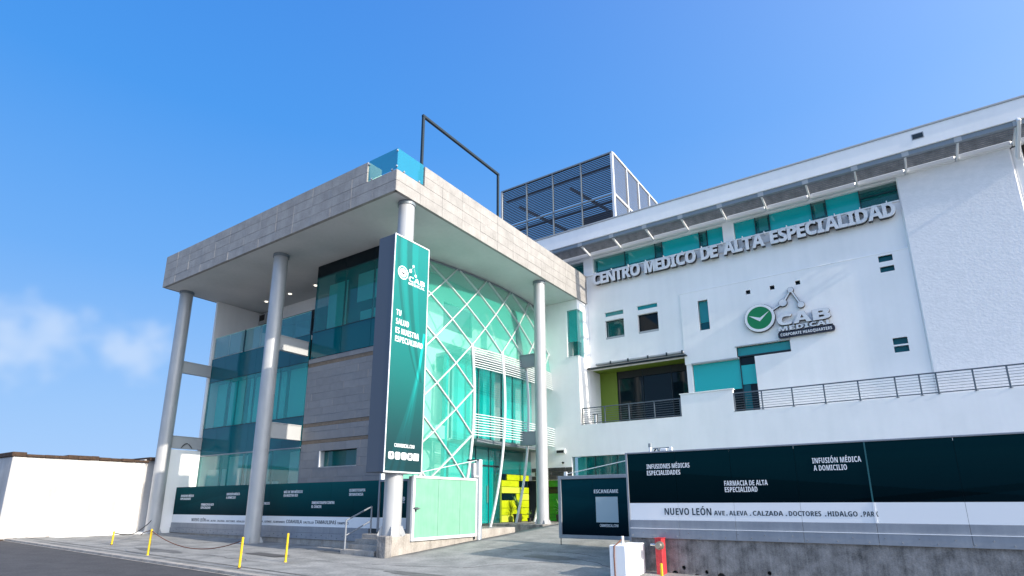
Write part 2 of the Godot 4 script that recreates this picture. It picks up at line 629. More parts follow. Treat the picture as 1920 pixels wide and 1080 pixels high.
func ground() -> void:
	struct("ground", sheet(span(-400, 400, 8), span(-400, 400, 8), func(x, _z): return street_y(clampf(x, -60, 60)) - 0.16), M.earth)
	struct("road", sheet(span(-120, 120, 24), span(-8.62, 9.0, 6), func(x, z): return street_y(clampf(x, -60, 60)) - 0.07 + 0.004 * minf(8.62 + z, 6.0)), M.asphalt)
	var wob := FastNoiseLite.new()
	wob.seed = 3
	wob.frequency = 0.4
	var xs := span(-31.0, -14.0, 34)
	xs.append_array([-13.95, -13.9])
	xs.append_array(span(-13.4, 9.0, 44))
	struct("pavement", sheet(xs, span(-29.0, -8.78, 60), func(x, z): return pave_y(x, z) + wob.get_noise_2d(x, z) * 0.012), M.pavement)
	# kerb stones along the road
	var kerb := struct("kerb", sheet(span(-31.0, 9.0, 40), [-8.78, -8.62], func(x, _z): return pave_y(x, -8.78) + 0.002), M.wall_base)
	for k in 20:
		var x := -31.0 + 2.0 * k
		var p0 := Vector3(x + 0.006, street_y(x) - 0.07, -8.7)
		var p1 := Vector3(x + 1.994, street_y(x + 2.0) - 0.07, -8.7)
		bar(kerb, "kerb_stone", p0, p1, 0.17, 0.16, M.wall_base, 0.012, Vector3.UP)
	struct("gutter_line", sheet(span(-31.0, 9.0, 40), [-8.6, -8.54], func(x, _z): return street_y(x) - 0.062), M.wall_base)
	# joints cast in the drive and pavement
	for j in [[-13.2, -11.3, 9.0, 0.02], [-31.0, -11.6, -13.2, 0.02], [-31.0, -9.35, -8.0, 0.045], [-29.0, -9.0, -6.0, 0.03], [-31.0, -10.25, -14.0, 0.015]]:
		var st := sheet(span(j[0], j[2], 30), [j[1], j[1] + j[3]], func(x, z): return pave_y(x, z) + 0.016)
		struct("pavement_joint", st, M.asphalt)
	var rng := RandomNumberGenerator.new()
	rng.seed = 17
	for c in [[-13.0, -12.0, 0.1, 14], [-10.5, -13.0, -0.4, 16], [-9.2, -11.6, 0.5, 12], [-12.2, -16.4, -0.9, 10], [-24.0, -12.6, 0.05, 12], [-19.0, -10.4, 0.0, 14], [-8.2, -15.6, 0.4, 9], [-9.6, -16.6, -0.3, 9]]:
		var p := Vector2(c[0], c[1])
		var ang: float = c[2]
		var pts := []
		for k in int(c[3]):
			pts.append(Vector3(p.x, pave_y(p.x, p.y) + wob.get_noise_2d(p.x, p.y) * 0.012 - 0.001, p.y))
			ang += rng.randf_range(-0.5, 0.5)
			p += Vector2(cos(ang), sin(ang)) * rng.randf_range(0.12, 0.3)
		var cr := tube(self, "pavement_crack", pts, rng.randf_range(0.006, 0.011), M.asphalt, 5)
		cr.set_meta("kind", "structure")
	tri(mat("damp_concrete", Color.WHITE, 0.7), mottle(Vector3(0.09, 0.095, 0.095), Vector3(0.19, 0.19, 0.185), 102, 0.5, 0.4, 0.0), 0.4)
	for c in [[-9.3, -15.6, 0.9, 0.32], [-10.4, -11.2, 1.3, 0.25], [-16.6, -13.6, 0.8, 0.25], [-21.5, -10.2, 1.5, 0.3], [-8.6, -10.4, 0.7, 0.5]]:
		var ring := []
		for k in 22:
			var a := TAU * k / 22.0
			var rad := 1.0 + 0.45 * wob.get_noise_2d(cos(a) * 3.0 + c[0] * 5.0, sin(a) * 3.0)
			var q := Vector2(c[0] + cos(a) * c[2] * rad, c[1] + sin(a) * c[3] * rad)
			ring.append(Vector3(q.x, pave_y(q.x, q.y) + wob.get_noise_2d(q.x, q.y) * 0.012 + 0.007, q.y))
		var st := SurfaceTool.new()
		st.begin(Mesh.PRIMITIVE_TRIANGLES)
		var mid := Vector3(c[0], pave_y(c[0], c[1]) + wob.get_noise_2d(c[0], c[1]) * 0.012 + 0.007, c[1])
		for k in 22:
			face(st, [mid, ring[k], ring[(k + 1) % 22]], Vector3.UP)
		struct("pavement_stain", st.commit(), M.damp_concrete)
	# a patched trench lid in the pavement
	tag(put(self, "inspection_cover", sheet(span(-18.3, -16.6, 2), span(-11.9, -11.35, 2), func(x, z): return pave_y(x, z) + 0.016), mat("cover_grey", lin(0.09, 0.09, 0.09), 0.8), Transform3D()), "dark rectangular inspection cover set flush in the pavement between two yellow posts", "cover")


func neighbour() -> void:
	var o := thing("plastered_building", "low white plastered building with rusty coping left of the glass building", "building", Vector3(-32.0, 0.2, -11.0))
	var pts := [Vector2(-8.34, -0.3), Vector2(-8.34, 3.58), Vector2(-13.1, 3.56), Vector2(-13.1, -0.3)]
	box(o, "wall", Vector3(-42, -0.3, -13.1), Vector3(-31.0, 3.56, -8.34), M.old_plaster, 0.03)
	box(o, "pilaster", Vector3(-34, -0.3, -13.55), Vector3(-31.06, 3.6, -13.103), M.plaster, 0.02)
	box(o, "pilaster", Vector3(-34, -0.3, -14.1), Vector3(-31.25, 3.74, -13.553), M.old_plaster, 0.02)
	var rng := RandomNumberGenerator.new()
	rng.seed = 5
	var z := -8.28
	while z > -14.1:
		var l := rng.randf_range(0.25, 0.7)
		var y := 3.563 + (0.12 if z < -13.0 else 0.0) + rng.randf_range(-0.004, 0.0)
		box(o, "coping", Vector3(-33.0, y, maxf(z - l, -14.1)), Vector3(-30.94 + rng.randf_range(-0.02, 0.02), y + rng.randf_range(0.11, 0.19), z - 0.004), M.rust, 0.02)
		z -= l
	for k in 9:  # crumbled foot of the wall along the road
		var zz := -8.45 - 0.22 * k
		box(o, "foot_stone", Vector3(-31.05, 0.1, zz - 0.15), Vector3(-30.96 + rng.randf_range(0, 0.03), 0.22 + rng.randf_range(0, 0.05), zz), M.rust, 0.02)
	# low ramped slab at the wall's foot
	var r := PackedVector2Array([Vector2(-9.8, 0.05), Vector2(-10.6, 0.55), Vector2(-13.0, 0.36), Vector2(-14.0, 0.3), Vector2(-14.0, 0.05)])
	var mesh := plate_mesh(r, 0.0)
	var st := SurfaceTool.new()
	st.begin(Mesh.PRIMITIVE_TRIANGLES)
	for k in r.size():
		var a := r[k]
		var b := r[(k + 1) % r.size()]
		var e := b - a
		var n := Vector3(0, e.x, -e.y).normalized()
		if n.y < 0.0:
			n = -n
		face(st, [Vector3(-31, a.y, a.x), Vector3(-30.45, a.y - 0.05, a.x), Vector3(-30.45, b.y - 0.05, b.x), Vector3(-31, b.y, b.x)], n)
	var q := []
	for p in r:
		q.append(Vector3(-30.45, p.y - 0.05, p.x))
	face(st, q, Vector3(1, 0, 0))
	put(o, "wall_foot", st.commit(), M.plaster, Transform3D())


# ---------------------------------------------------------------- the glass wing under its canopy
func surf(z: float, y: float) -> Vector3:
	var k := 6.5 if y > 6.0 else 6.2
	return Vector3(-16.32 - 0.022 * (z + 23.5) * (z + 23.5) + 1.05 * (1.0 - pow((y - 6.0) / k, 2.0)), y, z)


func surf_n(z: float, y: float) -> Vector3:
	var a := surf(z - 0.01, y)
	var b := surf(z + 0.01, y)
	var c := surf(z, y - 0.01)
	var d := surf(z, y + 0.01)
	var n := (d - c).cross(b - a).normalized()
	return n if n.x > 0.0 else -n


func tri_surf(st: SurfaceTool, a: Vector2, b: Vector2, c: Vector2, deep: int) -> void:
	if deep > 0:
		var ab := (a + b) / 2.0
		var bc := (b + c) / 2.0
		var ca := (c + a) / 2.0
		for t in [[a, ab, ca], [ab, b, bc], [ca, bc, c], [ab, bc, ca]]:
			tri_surf(st, t[0], t[1], t[2], deep - 1)
		return
	var p := []
	for v in [a, b, c]:
		p.append([surf(v.x, v.y), surf_n(v.x, v.y)])
	var flip: bool = (p[1][0] - p[0][0]).cross(p[2][0] - p[0][0]).dot(p[0][1]) > 0.0
	for k in [0, 2, 1] if flip else [0, 1, 2]:
		st.set_normal(p[k][1])
		st.add_vertex(p[k][0])


func curved_front(o: Node3D) -> void:
	var Y := [12.5, 11.54, 10.57, 9.58, 8.55, 7.52, 6.5, 5.49, 4.48, 3.5, 2.5, 1.5, 0.66]
	var z0 := -19.8
	var region := PackedVector2Array([Vector2(-16.0, 0.66), Vector2(-16.0, 12.5), Vector2(-26.78, 12.5), Vector2(-26.78, 8.55), Vector2(z0, 8.55), Vector2(z0, 0.66)])
	# nodes sit at z0 + 2k on even rows and half way between on odd rows
	for row in Y.size() - 1:
		for k in range(-5, 4):
			for part in 2:
				# lozenge whose side corners lie on row "row"
				if part == 1 and row > 0:
					continue
				var zc: float = z0 + 2.0 * k + (0.0 if row % 2 == 1 else 1.0)
				var up: float = Y[row - 1] if row > 0 else 13.5
				var dn: float = Y[row + 1]
				var loz := PackedVector2Array([Vector2(zc, up), Vector2(zc - 1.0, Y[row]), Vector2(zc, dn), Vector2(zc + 1.0, Y[row])])
				for poly in Geometry2D.intersect_polygons(loz, region):
					var idx := Geometry2D.triangulate_polygon(poly)
					if idx.is_empty():
						continue
					var st := SurfaceTool.new()
					st.begin(Mesh.PRIMITIVE_TRIANGLES)
					for t in range(0, idx.size(), 3):
						tri_surf(st, poly[idx[t]], poly[idx[t + 1]], poly[idx[t + 2]], 2)
					put(o, "curved_pane", st.commit(), M.curved_glass, Transform3D())
	for row in Y.size() - 1:
		for k in range(-5, 4):
			for s in [-1.0, 1.0]:
				var za: float = z0 + 2.0 * k + (0.0 if row % 2 == 0 else 1.0)
				var zb: float = za + s
				var a := Vector2(za, Y[row])
				var b := Vector2(zb, Y[row + 1])
				if maxf(za, zb) > -15.9:
					continue
				if minf(za, zb) < -26.9:
					continue
				if (za + zb) / 2.0 < z0 and Y[row + 1] < 8.4:
					continue
				var n := surf_n((a.x + b.x) / 2, (a.y + b.y) / 2)
				var pa := surf(a.x, a.y) + n * 0.03
				var pb := surf(b.x, b.y) + n * 0.03
				bar(o, "diagonal_bar", pa, pb, 0.052, 0.11, M.lattice_steel, 0.006, n)
	# edge trims: along the ceiling, along the band top, down the side
	var pts := []
	for k in 23:
		var z := lerpf(-16.0, -26.78, k / 22.0)
		pts.append(surf(z, 12.44) + Vector3(0.04, 0, 0))
	tube(o, "edge_trim", pts, 0.05, M.grey_steel)
	# tubular posts that stand before the bands and lean back to the floor
	for q in [[-19.8, 8.6, 0.5], [-21.83, 8.6, 0.5], [-23.78, 8.6, 0.62], [-25.6, 8.6, 0.62]]:
		pts = []
		for k in 25:
			var y: float = lerpf(q[1], q[2], k / 24.0)
			pts.append(surf(q[0], y) + Vector3(0.06, 0, 0))
		var lp := tube(o, "leaning_post", pts, 0.065, M.white_steel, 10)
		box(lp, "post_foot", Vector3(pts[-1].x - 0.12, q[2] - 0.1, q[0] - 0.1), Vector3(pts[-1].x + 0.12, q[2] + 0.05, q[0] + 0.1), M.grey_steel, 0.01)
	# louvre bands
	for band in [[7.56, 8.46], [4.5, 5.4]]:
		for k in 9:
			var y: float = lerpf(band[0], band[1], k / 8.0)
			pts = []
			var outs := []
			for i in 13:
				var z := lerpf(-19.85, -26.77, i / 12.0)
				pts.append(surf(z, y) + Vector3(0.02, 0, 0))
				outs.append(surf_n(z, y))
			strip(o, "louvre_slat", pts, outs, 0.06, 0.03, M.white_steel)


func glass_wing() -> void:
	var o := thing("glass_building", "modern glass and stone building under a flat concrete canopy on columns", "building", Vector3(-22, 0, -20))
	# canopy: slab, then its facing of cast panels
	box(o, "roof_slab", Vector3(-30.7, 12.56, -27.9), Vector3(-13.95, 13.25, -13.05), M.raw_concrete)
	box(o, "soffit", Vector3(-30.68, 12.5, -27.9), Vector3(-13.93, 12.557, -13.03), M.soffit)
	box(o, "parapet_core", Vector3(-30.7, 13.253, -13.3), Vector3(-15.45, 14.15, -13.05), M.raw_concrete)
	box(o, "parapet_core", Vector3(-14.2, 13.253, -27.9), Vector3(-13.95, 14.15, -14.4), M.raw_concrete)
	box(o, "parapet_core", Vector3(-30.7, 13.253, -27.9), Vector3(-30.5, 14.15, -13.303), M.raw_concrete)
	var rng := RandomNumberGenerator.new()
	rng.seed = 21
	var rows := [12.49, 12.92, 13.345, 13.77, 14.2]
	for r in 4:
		for k in 14:
			var x0 := lerpf(-30.77, -13.82, k / 14.0)
			var x1 := lerpf(-30.77, -13.82, (k + 1) / 14.0)
			if r >= 2 and x1 > -15.3:
				if x0 > -15.4:
					continue
				x1 = -15.4
			var proud := rng.randf_range(-0.006, 0.004)
			box(o, "concrete_panel", Vector3(x0 + 0.003, rows[r] + 0.003, -13.046), Vector3(x1 - 0.003, rows[r + 1] - 0.003, -12.91 + proud), M["concrete_panel%d" % rng.randi_range(0, 3)], 0.005)
	for r in 4:
		for k in 12:
			var z0 := lerpf(-12.92, -27.93, k / 12.0)
			var z1 := lerpf(-12.92, -27.93, (k + 1) / 12.0)
			if r >= 2 and k == 0:
				continue
			if r >= 2 and k == 1:
				z0 = -14.37
			var proud := rng.randf_range(-0.004, 0.003)
			box(o, "concrete_panel", Vector3(-13.946, rows[r] + 0.003, z0 - 0.004), Vector3(-13.81 + proud, rows[r + 1] - 0.003, z1 + 0.004), M["concrete_panel%d" % rng.randi_range(0, 3)], 0.006)
	for r in 4:
		box(o, "concrete_panel", Vector3(-30.8, rows[r] + 0.003, -13.05), Vector3(-30.704, rows[r + 1] - 0.003, -27.9), M.concrete_panel1, 0.008)
	# columns with collars
	for c in [[-30.42, -14.0, 0.1, 0.31], [-22.15, -14.0, -0.02, 0.31], [-14.2, -13.87, 0.55, 0.30], [-14.29, -23.46, 0.5, 0.285]]:
		var col := rod(o, "column", Vector3(c[0], c[2], c[1]), Vector3(c[0], 12.5, c[1]), c[3], M.silver_paint, -1.0, 40)
		rod(col, "collar", Vector3(c[0], 12.36, c[1]), Vector3(c[0], 12.498, c[1]), c[3] + 0.035, M.grey_steel, -1.0, 40)
		rod(col, "weld_ring", Vector3(c[0], 3.75, c[1]), Vector3(c[0], 3.77, c[1]), c[3] + 0.006, M.silver_paint, -1.0, 40)
		rod(col, "weld_ring", Vector3(c[0], 7.9, c[1]), Vector3(c[0], 7.92, c[1]), c[3] + 0.006, M.silver_paint, -1.0, 40)
		for k in 4:  # stiffener fins at the foot
			var a := PI / 4.0 + k * PI / 2.0
			var d := Vector3(cos(a), 0, sin(a))
			var foot: Vector3 = Vector3(c[0], c[2] + 0.14, c[1]) + d * (c[3] + 0.03)
			bar(col, "fin", foot - d * 0.06 + Vector3(0, 0.17, 0), foot + d * 0.07 - Vector3(0, 0.12, 0), 0.02, 0.14, M.silver_paint, 0.0, d)
	# tie beams from the columns to the floors
	for y in [8.47, 4.62]:
		ibeam(o, "tie_beam", Vector3(-30.42, y, -14.28), Vector3(-30.42, y, -15.78), 0.62, 0.2, M.beam_grey)
		ibeam(o, "tie_beam", Vector3(-22.15, y, -14.28), Vector3(-22.15, y, -15.78), 0.66, 0.2, M.beam_grey)
		ibeam(o, "tie_beam", Vector3(-14.55, y - 0.03, -23.46), Vector3(-15.45, y - 0.03, -23.46), 0.66, 0.24, M.grey_steel)
	# white fin wall below the lower left beam
	box(o, "fin_wall", Vector3(-30.5, 0.2, -15.78), Vector3(-30.34, 4.25, -14.2), M.plaster, 0.01)
	var cable := []
	for k in 12:
		var t := k / 11.0
		cable.append(Vector3(-30.3, 4.34 + 0.28 * sin(t * PI) * (1.0 - 0.3 * t), -14.75 - 0.55 * t))
	tube(o, "loose_cable", cable, 0.018, M.black, 6)
	# solid core of the floors
	box(o, "core", Vector3(-30.2, -0.2, -27.9), Vector3(-18.02, 7.98, -16.6), M.room_dark)
	box(o, "core", Vector3(-30.2, 7.983, -27.9), Vector3(-18.02, 12.49, -18.35), M.plaster)
	box(o, "core", Vector3(-21.6, 7.983, -18.347), Vector3(-18.02, 12.49, -16.6), M.room_dark)
	box(o, "side_wall", Vector3(-30.62, 0.2, -27.9), Vector3(-30.45, 12.49, -15.72), M.plaster, 0.01)
	# floors and spandrels of the left bay
	var Z := -15.8
	var xe := [-30.42, -28.37, -26.9, -26.17, -25.41, -24.07, -22.03]
	for i in 6:
		pane_z(o, "window_pane", xe[i] + 0.012, xe[i + 1] - 0.012, 5.40, 7.85, Z, M.teal_glass)
		box(o, "mullion", Vector3(xe[i] - 0.018, 5.39, Z - 0.09), Vector3(xe[i] + 0.012, 7.86, Z - 0.004), M.dark_frame)
	var xl := [-30.42, -28.35, -26.35, -24.06, -22.03]
	for i in 4:
		pane_z(o, "window_pane", xl[i] + 0.012, xl[i + 1] - 0.012, 0.6, 3.95, Z, M.teal_glass)
		box(o, "mullion", Vector3(xl[i] - (0.09 if i == 2 else 0.018), 0.6, Z - 0.12), Vector3(xl[i] + 0.012, 3.95, Z - 0.004), M.tan_stone if i == 2 else M.dark_frame)
	for k in 6:
		var x0 := lerpf(-30.42, -22.03, k / 6.0) + 0.006
		var x1 := lerpf(-30.42, -22.03, (k + 1) / 6.0) - 0.006
		box(o, "spandrel_panel", Vector3(x0, 7.88, Z - 0.05), Vector3(x1, 9.16, Z + 0.004), M.spandrel)
		box(o, "spandrel_panel", Vector3(x0, 4.01, Z - 0.05), Vector3(x1, 5.37, Z + 0.004), M.spandrel)
	box(o, "transom", Vector3(-30.42, 7.852, Z - 0.1), Vector3(-22.03, 7.878, Z + 0.02), M.dark_frame)
	box(o, "transom", Vector3(-30.42, 5.372, Z - 0.1), Vector3(-22.03, 5.398, Z + 0.02), M.dark_frame)
	box(o, "transom", Vector3(-30.42, 3.952, Z - 0.1), Vector3(-22.03, 4.008, Z + 0.03), M.grey_steel)
	# floor slabs and blinds seen through the glass
	for y in [4.0, 7.9]:
		box(o, "floor_slab", Vector3(-30.4, y + 0.05, -16.6), Vector3(-22.1, y + 1.2, Z - 0.1), M.room_dark)
	for q in [[-30.3, -29.4, 5.5], [-28.3, -27.6, 5.5], [-26.8, -26.25, 5.5], [-26.1, -25.5, 5.5], [-23.9, -22.2, 5.5], [-27.2, -26.95, 5.5], [-25.2, -24.2, 5.5], [-29.2, -28.5, 5.5]]:
		box(o, "blind", Vector3(q[0], q[2], -16.28), Vector3(q[1], 7.8, -16.25), M.blind)
	for q in [[-30.4, -28.6, 3.3], [-28.4, -26.8, 3.9], [-26.2, -25.0, 3.9], [-25.0, -24.1, 2.6], [-23.4, -22.2, 3.9]]:
		box(o, "blind", Vector3(q[0], 0.7, -16.3), Vector3(q[1], q[2], -16.27), M.blind_white)
	# balcony on the top floor: glass balustrade, wall, ceiling lamps
	for q in [[-30.36, -28.95], [-28.93, -27.58], [-27.46, -26.1], [-26.08, -24.75], [-24.7, -23.4], [-23.38, -22.05]]:
		var bp := pane_z(o, "balustrade_pane", q[0], q[1], 9.2, 10.32, Z - 0.02, M.balcony_glass)
		box(bp, "pane_edge", Vector3(q[0], 10.32, Z - 0.03), Vector3(q[1], 10.345, Z - 0.01), M.glass_edge)
	box(o, "balustrade_post", Vector3(-27.55, 9.17, Z - 0.06), Vector3(-27.49, 10.36, Z), M.dark_frame)
	box(o, "balustrade_post", Vector3(-22.1, 9.17, Z - 0.06), Vector3(-22.05, 10.36, Z), M.dark_frame)
	box(o, "balcony_floor", Vector3(-30.4, 8.95, -18.34), Vector3(-22.03, 9.15, Z - 0.06), M.soffit)
	box(o, "balcony_beam", Vector3(-29.9, 11.2, -18.34), Vector3(-21.7, 11.7, -18.2), M.black)
	box(o, "balcony_window", Vector3(-29.6, 9.2, -18.34), Vector3(-22.0, 11.2, -18.25), M.dark_glass)
	box(o, "air_grille", Vector3(-30.42, 11.75, -18.34), Vector3(-29.75, 12.4, -18.2), M.beam_grey, 0.02)
	box(o, "air_grille", Vector3(-30.33, 11.95, -18.2), Vector3(-29.85, 12.3, -18.18), M.black)
	for x in [-28.28, -26.15, -23.99]:
		var lamp := rod(o, "downlight", Vector3(x, 12.47, -17.25), Vector3(x, 12.499, -17.25), 0.085, M.lamp_glow, -1.0, 20)
		var li := SpotLight3D.new()
		li.name = "lamp_light"
		li.light_energy = 0.15
		li.spot_range = 30.0
		li.spot_angle = 55.0
		li.spot_attenuation = 2.0
		li.light_size = 0.08
		li.shadow_enabled = true
		li.light_color = Color(1.0, 0.96, 0.88)
		lamp.add_child(li, true)
		li.global_transform = Transform3D(Basis(Vector3.RIGHT, -PI / 2.0), Vector3(x, 12.45, -17.25))
	# glazed box on the top floor
	for q in [[-21.86, -19.86], [-19.84, -17.98], [-17.96, -17.0]]:
		pane_z(o, "window_pane", q[0], q[1], 9.22, 11.88, Z, M.teal_glass_deep)
		box(o, "head_panel", Vector3(q[0], 11.91, Z - 0.05), Vector3(q[1], 12.49, Z + 0.003), M.dark_glass)
		box(o, "spandrel_panel", Vector3(q[0], 7.97, Z - 0.05), Vector3(q[1], 9.19, Z + 0.003), M.spandrel)
		box(o, "mullion", Vector3(q[0] - 0.02, 9.2, Z - 0.1), Vector3(q[0], 12.49, Z - 0.005), M.dark_frame)
	pane(o, "window_pane", Vector3(-21.87, 9.2, -15.83), Vector3(-21.87, 12.48, -15.83), Vector3(-21.87, 12.48, -18.3), Vector3(-21.87, 9.2, -18.3), M.teal_glass_deep)
	box(o, "transom", Vector3(-21.86, 9.19, Z - 0.1), Vector3(-17.0, 9.22, Z + 0.02), M.dark_frame)
	box(o, "transom", Vector3(-21.86, 11.88, Z - 0.1), Vector3(-17.0, 11.91, Z + 0.02), M.dark_frame)
	for q in [[-21.5, -20.2, 9.3, 11.6], [-19.5, -18.0, 10.35, 11.7], [-17.9, -17.1, 10.3, 11.7]]:
		box(o, "blind", Vector3(q[0], q[2], -16.28), Vector3(q[1], q[3], -16.25), M.blind)
	box(o, "blind", Vector3(-19.3, 9.25, -16.35), Vector3(-18.1, 9.9, -16.32), M.blind)
	# stone wall: separate tiles in courses, three brown string courses, one window
	box(o, "wall_backing", Vector3(-22.0, 0.5, -16.1), Vector3(-16.95, 3.06, Z - 0.06), M.dark_stone)
	box(o, "wall_backing", Vector3(-22.0, 3.063, -16.1), Vector3(-20.72, 3.76, Z - 0.06), M.dark_stone)
	box(o, "wall_backing", Vector3(-18.36, 3.063, -16.1), Vector3(-16.95, 3.76, Z - 0.06), M.dark_stone)
	box(o, "wall_backing", Vector3(-22.0, 3.763, -16.1), Vector3(-16.95, 7.9, Z - 0.06), M.dark_stone)
	var courses := [[1.0, 1.4], [1.4, 1.82], [1.82, 2.24], [2.24, 2.65], [2.65, 3.06], [3.06, 3.41], [3.41, 3.76], [3.76, 4.1], [4.25, 4.62], [4.62, 4.84], [5.0, 5.33], [5.33, 5.66], [5.66, 5.99], [5.99, 6.32], [6.32, 6.65], [6.65, 6.98], [6.98, 7.31], [7.31, 7.57], [7.74, 7.95]]
	for ci in courses.size():
		var c: Array = courses[ci]
		var n := 6
		for k in range(-1, n + 1):
			var x0 := -22.0 + 0.85 * k + 0.43 * (ci % 2) + (0.2 if ci % 3 == 0 else 0.0)
			var x1 := x0 + 0.85
			x0 = maxf(x0, -22.0)
			x1 = minf(x1, -16.95)
			if x1 - x0 < 0.05:
				continue
			var pieces := [[x0, x1]]
			if c[0] >= 3.05 and c[1] <= 3.77:  # the window cuts these courses
				pieces = []
				if x0 < -20.72:
					pieces.append([x0, minf(x1, -20.72)])
				if x1 > -18.36:
					pieces.append([maxf(x0, -18.36), x1])
			for q in pieces:
				if q[1] - q[0] > 0.04:
					box(o, "stone_tile", Vector3(q[0] + 0.002, c[0] + 0.002, Z - 0.058), Vector3(q[1] - 0.002, c[1] - 0.002, Z + rng.randf_range(-0.003, 0.002)), M["stone%d" % rng.randi_range(0, 3)], 0.002)
	for y in [[7.58, 7.73], [4.85, 4.99], [4.11, 4.24]]:
		for k in 8:
			var x0 := lerpf(-22.0, -16.95, k / 8.0)
			box(o, "string_course", Vector3(x0 + 0.002, y[0], Z - 0.05), Vector3(x0 + 0.629, y[1], Z - 0.012), M.tan_stone, 0.004)
	box(o, "window_back", Vector3(-20.72, 3.07, -16.5), Vector3(-18.36, 3.75, -16.45), M.room_dark)
	pane_z(o, "window_pane", -20.7, -18.38, 3.08, 3.74, Z - 0.22, M.teal_glass_deep)
	box(o, "window_frame", Vector3(-20.72, 3.06, Z - 0.25), Vector3(-20.66, 3.76, Z + 0.01), M.white_steel)
	box(o, "window_frame", Vector3(-20.66, 3.06, Z - 0.25), Vector3(-18.36, 3.09, Z + 0.01), M.beam_grey)
	box(o, "corner_trim", Vector3(-16.948, 0.5, -16.1), Vector3(-16.86, 12.49, Z), M.white_steel)
	# curved glass front
	curved_front(o)
	# what stands behind the curved glass
	box(o, "inner_wall", Vector3(-18.0, 0.4, -26.75), Vector3(-17.9, 9.9, -16.2), M.mint_wall)
	box(o, "inner_wall", Vector3(-18.0, 11.3, -26.75), Vector3(-17.9, 12.49, -16.2), M.mint_wall)
	box(o, "inner_wall", Vector3(-18.0, 9.903, -20.3), Vector3(-17.9, 11.297, -16.2), M.mint_wall)
	box(o, "inner_wall", Vector3(-18.0, 9.903, -26.75), Vector3(-17.9, 11.297, -22.6), M.mint_wall)
	box(o, "inner_opening", Vector3(-18.05, 9.9, -22.6), Vector3(-18.0, 11.3, -20.3), M.slat_dark)
	box(o, "inner_ledge", Vector3(-17.897, 9.0, -26.7), Vector3(-17.4, 9.25, -16.2), M.mint_wall)
	box(o, "floor_slab", Vector3(-17.897, 8.35, -26.75), Vector3(-16.3, 8.5, -19.85), M.grey_steel)
	box(o, "floor_slab", Vector3(-17.897, 4.25, -26.75), Vector3(-15.95, 4.42, -20.6), M.grey_steel)
	box(o, "floor_slab", Vector3(-17.897, 4.35, -19.6), Vector3(-17.0, 4.95, -16.2), M.mint_wall)
	box(o, "inner_post", Vector3(-17.2, 0.6, -19.75), Vector3(-17.0, 8.3, -19.6), M.teal_bright)
	# upright inner glazing behind the louvre bands
	var ze := [-19.85, -20.9, -21.85, -22.9, -23.85, -24.85, -25.85, -26.75]
	for i in 7:
		pane(o, "inner_pane", Vector3(-16.9, 4.43, ze[i] - 0.02), Vector3(-16.9, 8.34, ze[i] - 0.02), Vector3(-16.9, 8.34, ze[i + 1] + 0.02), Vector3(-16.9, 4.43, ze[i + 1] + 0.02), M.inner_glass)
		box(o, "inner_mullion", Vector3(-16.98, 4.43, ze[i] - 0.02), Vector3(-16.88, 8.34, ze[i] + 0.02), M.dark_frame)
		box(o, "blind", Vector3(-17.5, 4.5, ze[i] - 0.12), Vector3(-17.47, 8.2, ze[i + 1] + 0.2), M.blind_white if i % 2 == 0 else M.blind)
	for i in 4:
		pane(o, "door_pane", Vector3(-17.0, 0.66, ze[i] - 0.02), Vector3(-17.0, 4.24, ze[i] - 0.02), Vector3(-17.0, 4.24, ze[i + 1] + 0.02), Vector3(-17.0, 0.66, ze[i + 1] + 0.02), M.inner_glass)
		box(o, "inner_mullion", Vector3(-17.08, 0.64, ze[i] - 0.025), Vector3(-16.98, 4.24, ze[i] + 0.025), M.dark_frame)
	box(o, "door_handle", Vector3(-16.95, 1.6, -22.72), Vector3(-16.9, 2.4, -22.76), M.chrome)
	box(o, "inner_transom", Vector3(-17.06, 3.3, -23.85), Vector3(-16.97, 3.38, -19.85), M.dark_frame)
	# entrance recess: lime clad wall and dark glass above it
	pane(o, "entrance_pane", Vector3(-17.0, 3.02, -23.87), Vector3(-17.0, 4.24, -23.87), Vector3(-17.0, 4.24, -26.75), Vector3(-17.0, 3.02, -26.75), M.teal_glass_deep)
	box(o, "entrance_back", Vector3(-17.6, 0.6, -26.75), Vector3(-17.5, 4.24, -23.87), M.room_dark)
	box(o, "entrance_jamb", Vector3(-17.5, 0.64, -23.98), Vector3(-17.0, 3.02, -23.86), M.lime_wall)
	var lime_rows := [0.66, 1.0, 1.34, 1.72, 2.06, 2.38, 2.7, 3.0]
	var gaps := {2: [], 3: [[-24.0, -25.25]], 4: [], 5: [[-25.6, -26.4]], 1: [], 6: [[-23.98, -24.5]]}
	box(o, "lime_backing", Vector3(-17.12, 0.64, -26.5), Vector3(-17.06, 3.0, -23.98), M.lime_wall)
	for r in 7:
		for k in 2:
			var za: float = [-23.98, -25.78][k]
			var zb: float = [-25.78, -26.5][k]
			var segs := [[za, zb]]
			var g: Array = [[], [], [], [[-24.08, -25.3]], [], [[-25.55, -26.48]], [[-23.99, -24.45]]][r]
			if r == 3 and k == 0:
				segs = [[-25.3, zb]]
			if r == 5:
				segs = [[za, -25.55]] if k == 0 else []
			if r == 6 and k == 0:
				segs = [[-24.45, zb]]
			for s in segs:
				box(o, "lime_panel", Vector3(-17.06, lime_rows[r] + 0.01, s[0] - 0.01), Vector3(-16.98, lime_rows[r + 1] - 0.01, s[1] + 0.01), M.lime_pale if (r + k) % 4 == 0 else M.lime, 0.006)
			if g.size() and k == 0:
				box(o, "small_window", Vector3(-17.059, lime_rows[r], g[0][0]), Vector3(-17.05, lime_rows[r + 1], g[0][1]), M.dark_glass)
	# platform and its kerb
	box(o, "platform", Vector3(-17.9, 0.3, -26.79), Vector3(-13.95, 0.655, -22.9), M.raw_concrete, 0.02)
	box(o, "platform", Vector3(-17.9, 0.2, -22.897), Vector3(-15.9, 0.52, -16.2), M.raw_concrete, 0.02)


